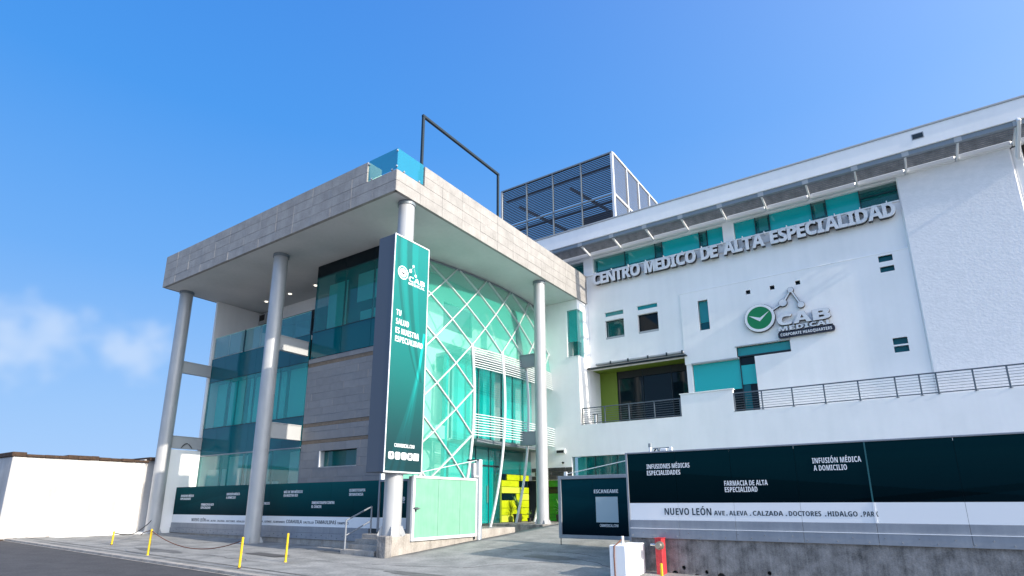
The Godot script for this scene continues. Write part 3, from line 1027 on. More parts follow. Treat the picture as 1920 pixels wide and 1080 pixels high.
# ---------------------------------------------------------------- the white wing
func csg_box(parent: Node3D, a: Vector3, b: Vector3, cut := false) -> CSGBox3D:
	var c := CSGBox3D.new()
	c.name = called(parent, "cut" if cut else "solid")
	c.size = (b - a).abs()
	c.position = (a + b) / 2.0
	c.operation = CSGShape3D.OPERATION_SUBTRACTION if cut else CSGShape3D.OPERATION_UNION
	parent.add_child(c, true)
	return c


func csg(parent: Node3D, base: String, solids: Array, cuts: Array, m: Material) -> CSGCombiner3D:
	var c := CSGCombiner3D.new()
	c.name = called(parent, base)
	c.material_override = m
	parent.add_child(c, true)
	c.transform = parent.global_transform.affine_inverse() if parent != self else Transform3D()
	for s in solids:
		csg_box(c, s[0], s[1])
	for s in cuts:
		csg_box(c, s[0], s[1], true)
	return c


func v(x: float, y: float, z: float) -> Vector3:
	return Vector3(x, y, z)


func white_wing() -> void:
	var o := thing("white_building", "long white plastered hospital wing with a louvred eave and big letters", "building", Vector3(-6, 0, -30))
	var S: StandardMaterial3D = M.plaster
	# front wall with its openings
	var zf := F
	var zb := F - 0.45
	var cuts := []
	var holes := [[-13.899, -8.5, 5.5, 8.7], [-8.25, -5.27, 5.5, 8.25], [-6.04, -3.69, 8.2, 8.75], [-12.8, -11.7, 10.25, 11.32], [-12.8, -11.7, 11.55, 11.8], [-10.9, -9.78, 10.25, 11.32], [-10.9, -9.78, 11.57, 11.81], [-7.66, -7.17, 9.87, 11.42], [-15.2, -14.0, 14.25, 15.2], [-13.4, -6.12, 14.25, 15.2], [-5.58, 1.3, 14.25, 15.2]]
	for sq in [-5.23, -4.15, -3.05]:
		holes.append([sq - 0.1, sq + 0.1, 11.28, 11.48])
	for q in [[11.57, 11.85], [11.1, 11.35], [7.88, 8.17], [7.55, 7.82]]:
		holes.append([0.17, 0.68, q[0], q[1]])
	for h in holes:
		cuts.append([v(h[0], h[2], zf - 1.0), v(h[1], h[3], zf + 1.0)])
	csg(o, "front_wall", [[v(-17.0, 5.3, zb), v(1.3, 15.6, zf)]], cuts, S)
	# thicker lower leaf of the wall
	csg(o, "front_wall_leaf", [[v(-8.54, 8.24, zf - 0.1), v(1.295, 11.95, zf + 0.06)], [v(-5.27, 5.3, zf - 0.1), v(1.295, 8.3, zf + 0.06)]], cuts.slice(1), S)
	box(o, "leaf_ledge", v(-8.56, 11.951, zf + 0.002), v(1.295, 11.985, zf + 0.075), S, 0.008)
	# the big rough wall at the right and what lies beyond it
	box(o, "rough_wall", v(1.3, 5.3, -28.6), v(5.14, 15.3, zf + 0.15), M.stucco, 0.05)
	box(o, "front_wall", v(5.5, 5.3, -28.6), v(9.0, 12.0, zf - 0.1), M.old_plaster)
	box(o, "return_wall", v(5.143, 5.3, -29.2), v(5.5, 15.3, zf + 0.06), M.plaster, 0.08)
	box(o, "corner_window", v(5.6, 12.0, -28.6), v(9.0, 15.1, zf - 0.15), M.dark_glass)
	# side block beside the curved front with its corner window
	csg(o, "side_block", [[v(-17.85, 5.523, -27.9), v(-13.9, 12.49, -26.8)]], [[v(-14.57, 9.28, -27.5), v(-13.0, 11.94, -26.0)]], S)
	pane_z(o, "window_pane", -14.57, -13.96, 10.13, 11.94, -26.86, M.teal_glass)
	pane_z(o, "window_pane", -14.57, -13.96, 9.28, 10.11, -26.86, M.teal_glass_deep)
	pane(o, "window_pane", v(-13.95, 9.28, -26.87), v(-13.95, 11.94, -26.87), v(-13.95, 11.94, -27.49), v(-13.95, 9.28, -27.49), M.teal_glass)
	box(o, "blind", v(-14.52, 10.15, -27.0), v(-14.02, 11.92, -26.98), M.blind)
	box(o, "blind", v(-14.06, 10.15, -27.45), v(-14.04, 11.92, -26.98), M.blind_white)
	box(o, "window_frame", v(-14.6, 9.24, -26.9), v(-13.88, 9.28, -26.77), M.white_steel)
	# lower wall, parapets, terrace floor
	csg(o, "lower_wall", [[v(-17.9, -0.3, -27.15), v(9.0, 5.52, -26.8)], [v(-8.55, 5.4, -27.0), v(-6.15, 6.55, -26.8)]], [[v(-14.5, 0.6, -28.0), v(-9.0, 3.9, -26.0)], [v(-17.5, 0.6, -28), v(-14.6, 2.74, -26.0)]], S)
	box(o, "terrace_floor", v(-13.9, 5.25, -29.5), v(9.0, 5.4, -27.152), M.soffit)
	box(o, "wall_cap", v(-8.6, 6.551, -27.04), v(-6.1, 6.59, -26.76), S, 0.008)
	# stone band and green entrance wall under it
	for r in 3:
		for k in 5:
			var x0 := -16.95 + 0.52 * k + (0.2 if r % 2 else 0.0)
			box(o, "band_stone", v(maxf(x0, -16.95), 2.76 + 0.21 * r, -26.83), v(minf(x0 + 0.51, -14.5), 2.96 + 0.21 * r, -26.77 + 0.01 * ((k + r) % 3)), M.dark_stone, 0.008)
	box(o, "entrance_back", v(-17.8, 0.5, -27.4), v(-14.55, 2.78, -27.3), M.room_dark)
	var gr := [0.66, 1.0, 1.34, 1.72, 2.06, 2.4, 2.74]
	for r in 6:
		for k in 2:
			var xa: float = [-16.0, -15.2][k]
			var xb: float = [-15.2, -14.6][k]
			var dark: bool = (r == 3 and k == 1) or (r == 4 and k == 0) or (r == 2 and k == 1)
			box(o, "green_panel", v(xa + 0.005, gr[r] + 0.005, -27.0), v(xb - 0.005, gr[r + 1] - 0.005, -26.93 - (0.03 if dark else 0.0)), M.dark_glass if dark else M.green, 0.005)
	box(o, "wall_vent", v(-15.42, 4.1, -26.79), v(-14.85, 4.33, -26.72), M.plaster, 0.01)
	box(o, "wall_vent", v(-15.36, 4.13, -26.72), v(-14.92, 4.27, -26.715), M.black)
	rod(o, "dome_camera", v(-15.0, 3.62, -26.8), v(-15.0, 3.62, -26.7), 0.05, M.black)
	# lower teal window beside the gate
	for q in [[-14.48, -13.2], [-13.18, -12.0], [-11.98, -10.6], [-10.58, -9.02]]:
		pane_z(o, "window_pane", q[0], q[1], 0.6, 3.88, -26.9, M.teal_glass_deep)
		box(o, "window_frame", v(q[1], 0.6, -26.95), v(q[1] + 0.02, 3.88, -26.85), M.dark_frame)
	box(o, "room_back", v(-14.6, 9.2, -27.55), v(-14.1, 12.0, -27.5), M.room_dark)
	box(o, "room_back", v(-14.5, 0.5, -27.9), v(-9.0, 4.0, -27.8), M.room_dark)
	box(o, "blind", v(-14.4, 0.6, -27.3), v(-13.9, 3.88, -27.28), M.blind)
	# terrace recess with lime side wall, ceiling and dark glazing
	box(o, "recess_ceiling", v(-14.1, 8.702, -29.8), v(-8.5, 8.9, -28.43), M.lime_wall)
	box(o, "recess_wall", v(-14.2, 5.53, -29.8), v(-13.905, 8.7, -27.91), S)
	box(o, "recess_wall", v(-13.9, 5.41, -29.8), v(-12.87, 8.7, -29.35), M.lime_wall)
	for q in [[-12.84, -11.4], [-11.37, -9.8], [-9.77, -8.1]]:
		box(o, "glass_door", v(q[0], 5.41, -29.5), v(q[1], 8.3, -29.45), M.dark_glass)
		box(o, "door_frame", v(q[0] - 0.03, 5.41, -29.5), v(q[0], 8.69, -29.4), M.dark_frame)
	box(o, "door_head", v(-12.86, 8.3, -29.5), v(-8.1, 8.69, -29.42), M.black)
	box(o, "recess_wall", v(-8.5, 5.41, -29.8), v(-8.45, 8.7, -28.43), M.black)
	# teal windows
	pane_z(o, "window_pane", -8.22, -5.98, 6.78, 8.2, zf - 0.15, M.teal_bright)
	box(o, "window_frame", v(-8.5, 5.5, zf - 0.3), v(-8.24, 8.24, zf - 0.02), S)
	box(o, "window_head", v(-8.22, 8.2, zf - 0.25), v(-5.98, 8.26, zf + 0.1), M.beam_grey)
	pane_z(o, "window_pane", -8.22, -5.98, 5.5, 6.76, zf - 0.2, M.dark_glass)
	pane_z(o, "window_pane", -5.95, -5.28, 6.95, 7.88, zf - 0.15, M.teal_bright)
	pane_z(o, "window_pane", -5.95, -5.28, 7.9, 8.3, zf - 0.18, M.dark_glass)
	pane_z(o, "window_pane", -5.95, -5.62, 5.5, 6.93, zf - 0.18, M.spandrel)
	pane_z(o, "window_pane", -5.6, -5.28, 5.5, 6.93, zf - 0.18, M.dark_glass)
	box(o, "window_frame", v(-5.985, 5.5, zf - 0.22), v(-5.95, 8.3, zf - 0.1), M.dark_frame)
	pane_z(o, "window_pane", -6.03, -3.7, 8.33, 8.74, zf - 0.1, M.teal_opaque)
	box(o, "window_frame", v(-6.03, 8.27, zf - 0.2), v(-3.7, 8.33, zf - 0.06), M.dark_frame)
	box(o, "window_head", v(-6.1, 8.75, zf + 0.05), v(-3.65, 8.79, zf + 0.12), M.beam_grey, 0.006)
	box(o, "room_back", v(-8.24, 5.4, zf - 0.62), v(-3.6, 8.8, zf - 0.58), M.room_dark)
	# punched windows: fanlight above, window below, sill
	for q in [[-12.8, -11.7], [-10.9, -9.78]]:
		pane_z(o, "window_pane", q[0], q[1], 11.55, 11.81, zf - 0.12, M.teal_opaque)
		pane_z(o, "window_pane", q[0], q[1], 10.25, 11.32, zf - 0.2, M.teal_glass_deep if q[0] < -12 else M.dark_glass)
		box(o, "window_frame", v(q[0], 11.29, zf - 0.24), v(q[1], 11.32, zf - 0.16), M.dark_frame)
		box(o, "window_frame", v(q[0], 10.25, zf - 0.24), v(q[0] + 0.03, 11.29, zf - 0.16), M.dark_frame)
		box(o, "window_frame", v(q[1] - 0.03, 10.25, zf - 0.24), v(q[1], 11.29, zf - 0.16), M.dark_frame)
		box(o, "window_sill", v(q[0] + 0.002, 10.26, zf - 0.2), v(q[1] - 0.002, 10.38, zf - 0.03), M.beam_grey, 0.01)
		box(o, "room_back", v(q[0] - 0.1, 10.1, zf - 0.9), v(q[1] + 0.1, 12.0, zf - 0.85), M.room_dark)
	box(o, "ceiling_lamp", v(-12.4, 11.18, zf - 0.45), v(-12.15, 11.25, zf - 0.3), M.white_print, 0.02)
	pane_z(o, "window_pane", -7.66, -7.17, 10.3, 11.42, zf - 0.15, M.teal_opaque)
	pane_z(o, "window_pane", -7.66, -7.17, 9.87, 10.28, zf - 0.15, M.spandrel)
	for sq in [-5.23, -4.15, -3.05]:
		pane_z(o, "small_window", sq - 0.1, sq + 0.1, 11.28, 11.48, zf - 0.1, M.dark_glass)
	for q in [[11.57, 11.85], [11.1, 11.35], [7.88, 8.17], [7.55, 7.82]]:
		pane_z(o, "small_window", 0.17, 0.68, q[0], q[1], zf - 0.08, M.spandrel)
	# ribbon windows under the eave
	for q in [[-15.2, -14.0, 3], [-13.38, -11.5, 0], [-11.47, -9.75, 1], [-9.72, -9.35, 3], [-9.32, -7.35, 2], [-7.32, -6.95, 0], [-6.92, -6.13, 2], [-5.57, -4.6, 2], [-4.57, -3.95, 0], [-3.92, -2.1, 2], [-2.07, -1.5, 0], [-1.47, -0.15, 2], [-0.12, 1.29, 3]]:
		pane_z(o, "window_pane", q[0], q[1], 14.25, 15.2, zf - 0.16, [M.teal_glass_deep, M.teal_glass, M.teal_bright, M.teal_glass_deep][q[2]])
		box(o, "window_frame", v(q[1], 14.25, zf - 0.2), v(q[1] + 0.03, 15.2, zf - 0.1), M.dark_frame)
		if q[2] == 1 or q[2] == 0:
			box(o, "blind", v(q[0] + 0.1, 14.55, zf - 0.42), v(q[1] - 0.1, 15.2, zf - 0.4), M.blind)
	box(o, "room_back", v(-15.3, 14.0, zf - 1.2), v(1.3, 15.4, zf - 1.15), M.room_dark)
	box(o, "window_frame", v(-0.12, 14.78, zf - 0.19), v(1.29, 14.82, zf - 0.12), M.dark_frame)
	box(o, "letter_ledge", v(-13.85, 14.17, zf + 0.001), v(1.29, 14.24, zf + 0.06), S, 0.01)
	# eave: fascia, coping, soffit slats on brackets, lower white beam
	box(o, "eave_fascia", v(-16.6, 15.62, -26.75), v(10.0, 16.46, -26.4), M.plaster, 0.01)
	box(o, "eave_coping", v(-16.6, 16.462, -26.8), v(10.0, 16.54, -26.36), M.beam_grey, 0.01)
	box(o, "roof_slab", v(-16.6, 15.605, -46.0), v(10.0, 16.4, -27.9), M.raw_concrete)
	box(o, "eave_rail", v(-16.6, 15.42, -26.62), v(10.0, 15.618, -26.46), M.grey_steel)
	var bx := [-15.3, -13.42, -11.52, -9.65, -7.75, -5.82, -3.93, -2.05, -0.13, 1.7, 3.45, 5.25, 7.1]
	for x in bx:
		var eb := bar(o, "eave_bracket", v(x, 15.5, -26.5), v(x, 15.3, -27.78), 0.07, 0.13, M.white_steel, 0.01)
		box(eb, "bracket_plate", v(x - 0.12, 15.4, -26.46), v(x + 0.12, 15.61, -26.44), M.beam_grey)
	for i in bx.size() - 1:
		for k in 7:
			var t := (k + 0.5) / 7.0
			var p := v(bx[i] + 0.05, lerpf(15.53, 15.42, t), lerpf(-26.66, -27.62, t))
			bar(o, "eave_slat", p, v(bx[i + 1] - 0.05, p.y, p.z), 0.012, 0.045, M.awning_slat, 0.0, v(0, 0.91, 0.41))
		box(o, "eave_beam", v(bx[i] + 0.04, 15.24, -27.9), v(bx[i + 1] - 0.04, 15.5, -27.68), M.white_steel, 0.05)
	box(o, "eave_vent", v(2.05, 16.02, -26.39), v(2.4, 16.22, -26.38), M.dark_frame)
	box(o, "eave_vent", v(2.02, 15.98, -26.398), v(2.43, 16.26, -26.392), M.beam_grey)
	bar(o, "end_bracket", v(5.3, 15.62, -26.35), v(5.25, 14.6, -27.6), 0.12, 0.3, M.white_steel, 0.03)
	# rain pipe in the corner
	rod(o, "rain_pipe", v(-13.86, 8.8, F + 0.06), v(-13.86, 14.1, F + 0.06), 0.05, M.plaster)
	box(o, "dark_core", v(-16.9, 5.3, -45.0), v(9.0, 15.6, -29.9), M.room_dark)
	# awning cassette over the terrace
	var aw := thing("awning_cassette", "slim grey awning cassette fixed above the dark terrace opening", "awning", v(-11, 8.8, F))
	box(aw, "cassette", v(-13.4, 8.83, F + 0.02), v(-8.55, 8.95, F + 0.2), M.beam_grey, 0.03)
	box(aw, "front_bar", v(-13.9, 8.66, F + 0.04), v(-8.4, 8.72, F + 0.3), M.dark_frame, 0.01)
	for x in [-12.5, -11.5, -10.4, -9.4, -8.6]:
		box(aw, "clip", v(x - 0.04, 8.8, F + 0.2), v(x + 0.04, 8.97, F + 0.22), M.dark_frame)
	railing("short dark steel railing across the terrace with the dark glass doors", [-13.8, -12.52, -11.2, -9.88, -8.6], 5.52, 6.38)
	railing("long dark steel railing along the right hand terrace edge", [-6.12, -4.95, -3.72, -2.5, -1.26, 0.0, 0.79, 1.32, 2.43, 3.41, 4.6, 5.9, 7.2], 5.52, 6.36)
	var p := thing("steel_bin", "short shiny steel bin standing behind the short terrace railing", "bin", v(-13.35, 5.4, -27.1))
	rod(p, "body", v(-13.3, 5.41, -27.3), v(-13.3, 6.05, -27.3), 0.13, M.chrome)
	rod(p, "lid", v(-13.3, 6.05, -27.3), v(-13.3, 6.09, -27.3), 0.14, M.dark_frame)


func railing(label: String, xs: Array, y0: float, y1: float) -> void:
	var z := -26.84
	var o := thing("terrace_railing", label, "railing", v(xs[0], y0, z))
	for x in xs:
		var rp := box(o, "post", v(x - 0.028, y0, z - 0.028), v(x + 0.028, y1 - 0.03, z + 0.028), M.rail_steel, 0.006)
		box(rp, "foot_plate", v(x - 0.06, y0, z - 0.06), v(x + 0.06, y0 + 0.015, z + 0.06), M.rail_steel)
	box(o, "top_rail", v(xs[0] - 0.03, y1 - 0.03, z - 0.035), v(xs[-1] + 0.03, y1 + 0.02, z + 0.035), M.rail_steel, 0.008)
	for k in 7:
		var y := lerpf(y0 + 0.07, y1 - 0.12, k / 6.0)
		rod(o, "wire" if k else "bottom_rail", v(xs[0], y, z), v(xs[-1], y, z), 0.022 if k == 0 else 0.009, M.rail_steel, -1.0, 6)


# ---------------------------------------------------------------- on the roofs
func roof_things() -> void:
	var o := thing("louvre_enclosure", "dark louvred plant enclosure standing on the roof of the white wing", "enclosure", v(-17.6, 16.4, -35))
	var zf := -31.0
	var zb := -39.2
	var x0 := -22.0
	var x1 := -13.15
	box(o, "corner_post", v(x1 - 0.12, 16.4, zf - 0.12), v(x1 + 0.05, 23.82, zf + 0.05), M.white_steel, 0.01)
	box(o, "corner_post", v(x0 - 0.05, 16.4, zf - 0.12), v(x0 + 0.12, 23.78, zf + 0.05), M.beam_grey, 0.01)
	box(o, "corner_post", v(x1 - 0.12, 16.4, zb - 0.1), v(x1 + 0.05, 23.8, zb + 0.1), M.white_steel, 0.01)
	box(o, "corner_post", v(x0 - 0.05, 16.4, zb - 0.1), v(x0 + 0.12, 23.8, zb + 0.1), M.white_steel, 0.01)
	for x in [-19.8, -17.65, -15.46]:
		box(o, "upright", v(x - 0.04, 16.4, zf - 0.1), v(x + 0.04, 23.8, zf + 0.04), M.grey_steel)
		box(o, "upright", v(x - 0.05, 16.4, zb - 0.05), v(x + 0.05, 23.8, zb + 0.05), M.grey_steel)
	for z in [-33.35, -35.4, -37.5]:
		box(o, "upright", v(x1 - 0.1, 16.4, z - 0.05), v(x1 + 0.04, 23.8, z + 0.05), M.white_steel)
	box(o, "rail", v(x0, 20.72, zf - 0.06), v(x1, 20.84, zf + 0.045), M.grey_steel)
	box(o, "rail", v(x0, 23.74, zf - 0.06), v(x1, 23.84, zf + 0.055), M.grey_steel)
	box(o, "rail", v(x1 - 0.06, 20.72, zb), v(x1 + 0.045, 20.86, zf - 0.13), M.white_steel)
	box(o, "rail", v(x1 - 0.06, 23.74, zb), v(x1 + 0.055, 23.86, zf - 0.13), M.white_steel)
	for k in 56:
		var y := 16.6 + 7.1 * k / 55.0
		if absf(y - 20.79) < 0.1:
			continue
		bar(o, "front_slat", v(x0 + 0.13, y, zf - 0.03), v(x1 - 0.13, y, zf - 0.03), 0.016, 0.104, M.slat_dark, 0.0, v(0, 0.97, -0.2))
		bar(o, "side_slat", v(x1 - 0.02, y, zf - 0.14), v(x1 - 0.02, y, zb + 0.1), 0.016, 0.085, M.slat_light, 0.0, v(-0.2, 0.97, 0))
		if k % 3 == 0:
			bar(o, "back_slat", v(x0 + 0.13, y, zb), v(x1 - 0.13, y, zb), 0.016, 0.10, M.slat_dark, 0.0, v(0, 0.97, 0.2))
	# frame inside, seen through the slats
	for q in [[-21.7, 23.4, -17.6, 20.2], [-17.3, 23.5, -14.5, 20.9], [-21.0, 20.4, -16.0, 17.0]]:
		bar(o, "inner_brace", v(q[0], q[1], -33.0), v(q[2], q[3], -33.0), 0.2, 0.2, M.slat_light)
	for y in [20.6, 23.2]:
		box(o, "inner_beam", v(x0 + 0.2, y - 0.15, -31.5), v(x1 - 0.2, y, -31.35), M.slat_dark)
	box(o, "plant_unit", v(-16.0, 16.4, -37.0), v(-13.8, 20.3, -32.0), M.slat_dark, 0.03)
	box(o, "plant_unit", v(-21.4, 16.4, -38.0), v(-18.6, 19.4, -33.5), M.grey_steel, 0.03)

	var f := thing("roof_frame", "tall thin dark portal frame standing on the canopy roof", "frame", v(-13.95, 14.2, -16.9))
	box(f, "post", v(-14.02, 13.3, -14.38), v(-13.92, 16.44, -14.28), M.dark_frame, 0.008)
	box(f, "post", v(-14.02, 13.3, -19.46), v(-13.92, 16.44, -19.36), M.dark_frame, 0.008)
	box(f, "crossbar", v(-14.025, 16.44, -19.465), v(-13.915, 16.55, -14.275), M.dark_frame, 0.008)

	var g := thing("corner_balustrade", "blue tinted glass balustrade in the notched corner of the concrete canopy", "balustrade", v(-14.5, 13.34, -13.6))
	pane_z(g, "glass_pane", -15.37, -13.86, 13.40, 14.25, -12.96, M.balustrade_glass)
	pane(g, "glass_pane", v(-13.86, 13.40, -12.97), v(-13.86, 14.25, -12.97), v(-13.86, 14.25, -14.34), v(-13.86, 13.40, -14.34), M.balustrade_glass)
	box(g, "glass_fin", v(-15.395, 13.38, -13.6), v(-15.375, 14.2, -12.96), M.glass_edge)
	for q in [v(-15.2, 13.42, -12.95), v(-14.1, 13.42, -12.95), v(-13.85, 13.42, -13.3), v(-13.85, 13.42, -14.1), v(-13.87, 13.5, -12.95), v(-13.87, 14.15, -12.95), v(-15.36, 14.1, -12.95)]:
		box(g, "clamp", q - Vector3.ONE * 0.035, q + Vector3.ONE * 0.035, M.chrome, 0.008)
	box(g, "notch_floor", v(-15.38, 13.345, -14.36), v(-13.85, 13.36, -12.96), M.raw_concrete)


# ---------------------------------------------------------------- printed panels
# dark teal print with faint folded facets; w:h ratio given
func print_image(w: int, h: int, top: Vector3, bottom: Vector3, sd: int, fold: float) -> ImageTexture:
	var rng := RandomNumberGenerator.new()
	rng.seed = sd
	var lines := []
	for k in 7:
		lines.append([rng.randf_range(-0.6, 1.6), rng.randf_range(0.15, 0.55) * (1.0 if k % 2 else -1.0), rng.randf_range(-1.0, 1.0)])
	var im := Image.create(w, h, false, Image.FORMAT_RGB8)
	for y in h:
		for x in w:
			var u := x / float(h)
			var t := y / float(h)
			var s := 0.0
			for l in lines:
				if t > l[0] + l[1] * (u * 0.5 - 1.5) * 0.6:
					s += l[2]
			var c := top.lerp(bottom, t) * (1.0 + fold * s * 0.35)
			im.set_pixel(x, y, Color(c.x, c.y, c.z).linear_to_srgb())
	return ImageTexture.create_from_image(im)


# one printed sheet of a fence, x0..x1 by y0..y1 at z, showing its share of the whole print
func sheet_panel(parent: Node3D, base: String, x0: float, x1: float, y0: float, y1: float, z: float, m: Material, ua: float, ub: float) -> MeshInstance3D:
	var st := SurfaceTool.new()
	st.begin(Mesh.PRIMITIVE_TRIANGLES)
	var o := v((x0 + x1) / 2, (y0 + y1) / 2, z)
	var a := (x1 - x0) / 2
	var b := (y1 - y0) / 2
	var d := 0.02
	var q := [[v(-a, -b, 0), Vector2(ua, 1)], [v(a, -b, 0), Vector2(ub, 1)], [v(a, b, 0), Vector2(ub, 0)], [v(-a, b, 0), Vector2(ua, 0)]]
	for k in [0, 2, 1, 0, 3, 2]:
		st.set_normal(v(0, 0, 1))
		st.set_uv(q[k][1])
		st.add_vertex(q[k][0])
	for e in [[v(-a, b, 0), v(a, b, 0), v(0, 1, 0)], [v(-a, -b, 0), v(a, -b, 0), v(0, -1, 0)], [v(-a, -b, 0), v(-a, b, 0), v(-1, 0, 0)], [v(a, -b, 0), v(a, b, 0), v(1, 0, 0)]]:
		st.set_uv(Vector2(ua, 0.5))
		face(st, [e[0], e[1], e[1] - v(0, 0, d), e[0] - v(0, 0, d)], e[2])
	return put(parent, base, st.commit(), m, Transform3D(Basis(), o))


func left_fence() -> void:
	var z := -14.8
	var o := thing("printed_fence", "long dark teal printed fence with white strip in front of the glass building", "fence", v(-23, 0.1, z))
	var m := mat("fence_print_left", Color.WHITE, 0.5, 0.0, 0.1)
	m.albedo_texture = print_image(768, 72, Vector3(0.004, 0.055, 0.06), Vector3(0.001, 0.014, 0.018), 4, 0.8)
	var x := -30.3
	while x < -15.95:
		var x1 := minf(x + 1.31, -15.9)
		if x1 - x > 0.1:
			sheet_panel(o, "printed_panel", x + 0.004, x1 - 0.004, 1.11, 2.4, z, m, (x + 30.3) / 14.4, (x1 + 30.3) / 14.4)
			box(o, "white_strip", v(x + 0.003, 0.73, z - 0.02), v(x1 - 0.003, 1.106, z + 0.003), M.white_print)
		x += 1.31
	x = -30.4
	while x < -16.4:
		var x1 := minf(x + 2.4, -16.3)
		box(o, "skirt_panel", v(x + 0.004, 0.5, z - 0.02), v(x1 - 0.004, 0.727, z + 0.01), M.skirt_metal, 0.004)
		box(o, "skirt_panel", v(x + 0.004, 0.27, z - 0.02), v(x1 - 0.004, 0.497, z + 0.035), M.skirt_metal, 0.004)
		for k in 8:
			var rx := x + 0.15 + 0.3 * k
			if rx < x1 - 0.05:
				var ry := 0.42 if k % 2 == 0 else 0.34
				rod(o, "rivet", v(rx, ry, z + 0.03), v(rx, ry, z + 0.05), 0.016, M.dark_frame, 0.009, 8)
		x += 2.4
	for k in 11:
		var xa := -30.4 + 1.285 * k
		box(o, "foundation_block", v(xa + 0.004, -0.3, -15.1), v(xa + 1.281, 0.268, z - 0.01), M.wall_base, 0.01)
	box(o, "back_frame", v(-30.3, 0.3, -14.95), v(-15.9, 2.36, -14.84), M.dark_frame)
	for t in [["INFUSIONES MÉDICAS", -29.75, 1.93, 1.2], ["ESPECIALIDADES", -29.75, 1.79, 0.95], ["FARMACIA DE ALTA", -27.78, 1.52, 1.08], ["ESPECIALIDAD", -27.78, 1.38, 0.83], ["INFUSIÓN MÉDICA", -25.72, 1.97, 1.05], ["A DOMICILIO", -25.72, 1.82, 0.75], ["CONSULTORIOS", -23.55, 1.56, 1.17], ["MÁS DE 300 MÉDICOS", -21.47, 2.01, 1.22], ["EN NUESTRA RED", -21.47, 1.87, 0.93], ["INMUNOTERAPIA CONTRA", -19.61, 1.58, 1.35], ["EL CÁNCER", -19.61, 1.43, 0.6], ["QUIMIOTERAPIA", -17.46, 2.02, 0.87], ["INTRAVENOSA", -17.46, 1.87, 0.77]]:
		letters(o, "lettering", t[0], v(t[1], t[2], z + 0.002), t[3], 0.1, M.white_print, 0.004)
	for t in [["NUEVO LEÓN", -28.46, 0.81, 1.25, 0.14], ["AVE . ALEVA . CALZADA . DOCTORES . HIDALGO . PARK", -27.15, 0.815, 3.55, 0.075], ["ARA . LEONES . ALMENARES", -23.0, 0.84, 1.76, 0.075], ["COAHUILA", -21.13, 0.84, 1.0, 0.125], ["SALTILLO", -20.03, 0.84, 0.63, 0.08], ["TAMAULIPAS", -19.32, 0.84, 1.24, 0.13], ["TAMPICO", -18.01, 0.84, 0.62, 0.085]]:
		letters(o, "lettering", t[0], v(t[1], t[2], z + 0.005), t[3], t[4], M.dark_print, 0.003)
	# pedestrian door at the head of the steps
	var d := thing("pedestrian_door", "grey framed dark printed door at the top of the small steps", "door", v(-15.1, 0.6, z))
	for q in [[-15.86, -15.78, 0.6, 2.42], [-14.44, -14.36, 0.6, 2.42]]:
		box(d, "frame", v(q[0], q[2], z - 0.05), v(q[1], q[3], z + 0.05), M.skirt_metal, 0.008)
	box(d, "frame", v(-15.78, 2.34, z - 0.05), v(-14.44, 2.42, z + 0.05), M.skirt_metal, 0.008)
	box(d, "frame", v(-15.78, 0.66, z - 0.05), v(-14.44, 0.74, z + 0.05), M.skirt_metal, 0.008)
	sheet_panel(d, "printed_panel", -15.78, -14.44, 1.11, 2.34, z, m, 0.9, 1.0)
	box(d, "white_strip", v(-15.78, 0.74, z - 0.02), v(-14.44, 1.106, z + 0.003), M.white_print)
	logo(d, v(-15.2, 1.72, z + 0.004), 0.2, "z", M.white_print, M.dark_print, 0.004)
	letters(d, "lettering", "CAB", v(-14.95, 1.68, z + 0.002), 0.38, 0.13, M.white_print, 0.004)
	letters(d, "lettering", "MEDICAL", v(-14.95, 1.6, z + 0.002), 0.38, 0.055, M.white_print, 0.004)
	# steps
	var s := thing("concrete_steps", "small flight of grey concrete steps beside the sign pillar", "steps", v(-15.2, 0, -14.0))
	for k in 4:
		var z0 := -13.42 - 0.3 * k
		box(s, "step", v(-16.1, -0.2, z0 - 0.3 if k < 3 else -14.78), v(-14.48, 0.12 + 0.15 * k, z0), M.wall_base, 0.012)
	var h := thing("stair_handrail", "grey steel handrail on the left of the concrete steps", "handrail", v(-15.9, 0, -14.0))
	rod(h, "post", v(-15.98, -0.05, -13.5), v(-15.98, 1.05, -13.5), 0.03, M.skirt_metal)
	rod(h, "post", v(-15.98, 0.4, -14.6), v(-15.98, 1.5, -14.6), 0.03, M.skirt_metal)
	rod(h, "rail", v(-15.98, 1.04, -13.5), v(-15.98, 1.49, -14.6), 0.028, M.skirt_metal)
	rod(h, "rail", v(-15.98, 0.55, -13.5), v(-15.98, 1.0, -14.6), 0.022, M.skirt_metal)


# the firm's round mark: a disc with clock hands joined to three dots; r is the outer radius
func logo(parent: Node3D, c: Vector3, r: float, towards: String, ring: Material, inner: Material, d: float) -> void:
	var ax := v(1, 0, 0) if towards == "z" else v(0, 0, -1)
	var out := v(0, 0, 1) if towards == "z" else v(1, 0, 0)
	disc(parent, "mark_ring", c, r, d, ring, towards, r * 0.84)
	disc(parent, "mark_disc", c, r * 0.66, d * 0.6, ring if inner == M.dark_print else inner, towards)
	var hands: Material = M.dark_print if inner == M.dark_print else ring
	var pts := []
	for p in [[-0.55, 0.3], [0.0, -0.3], [0.6, 0.22], [0.04, 0.02]]:
		pts.append(Vector2(p[0], p[1]) * r * (0.95 if inner == M.dark_print else 1.15))
	plate(parent, "mark_hands", [pts[0], pts[1], pts[2], pts[3]], c + out * d * 0.61, d * 0.4, hands, towards)


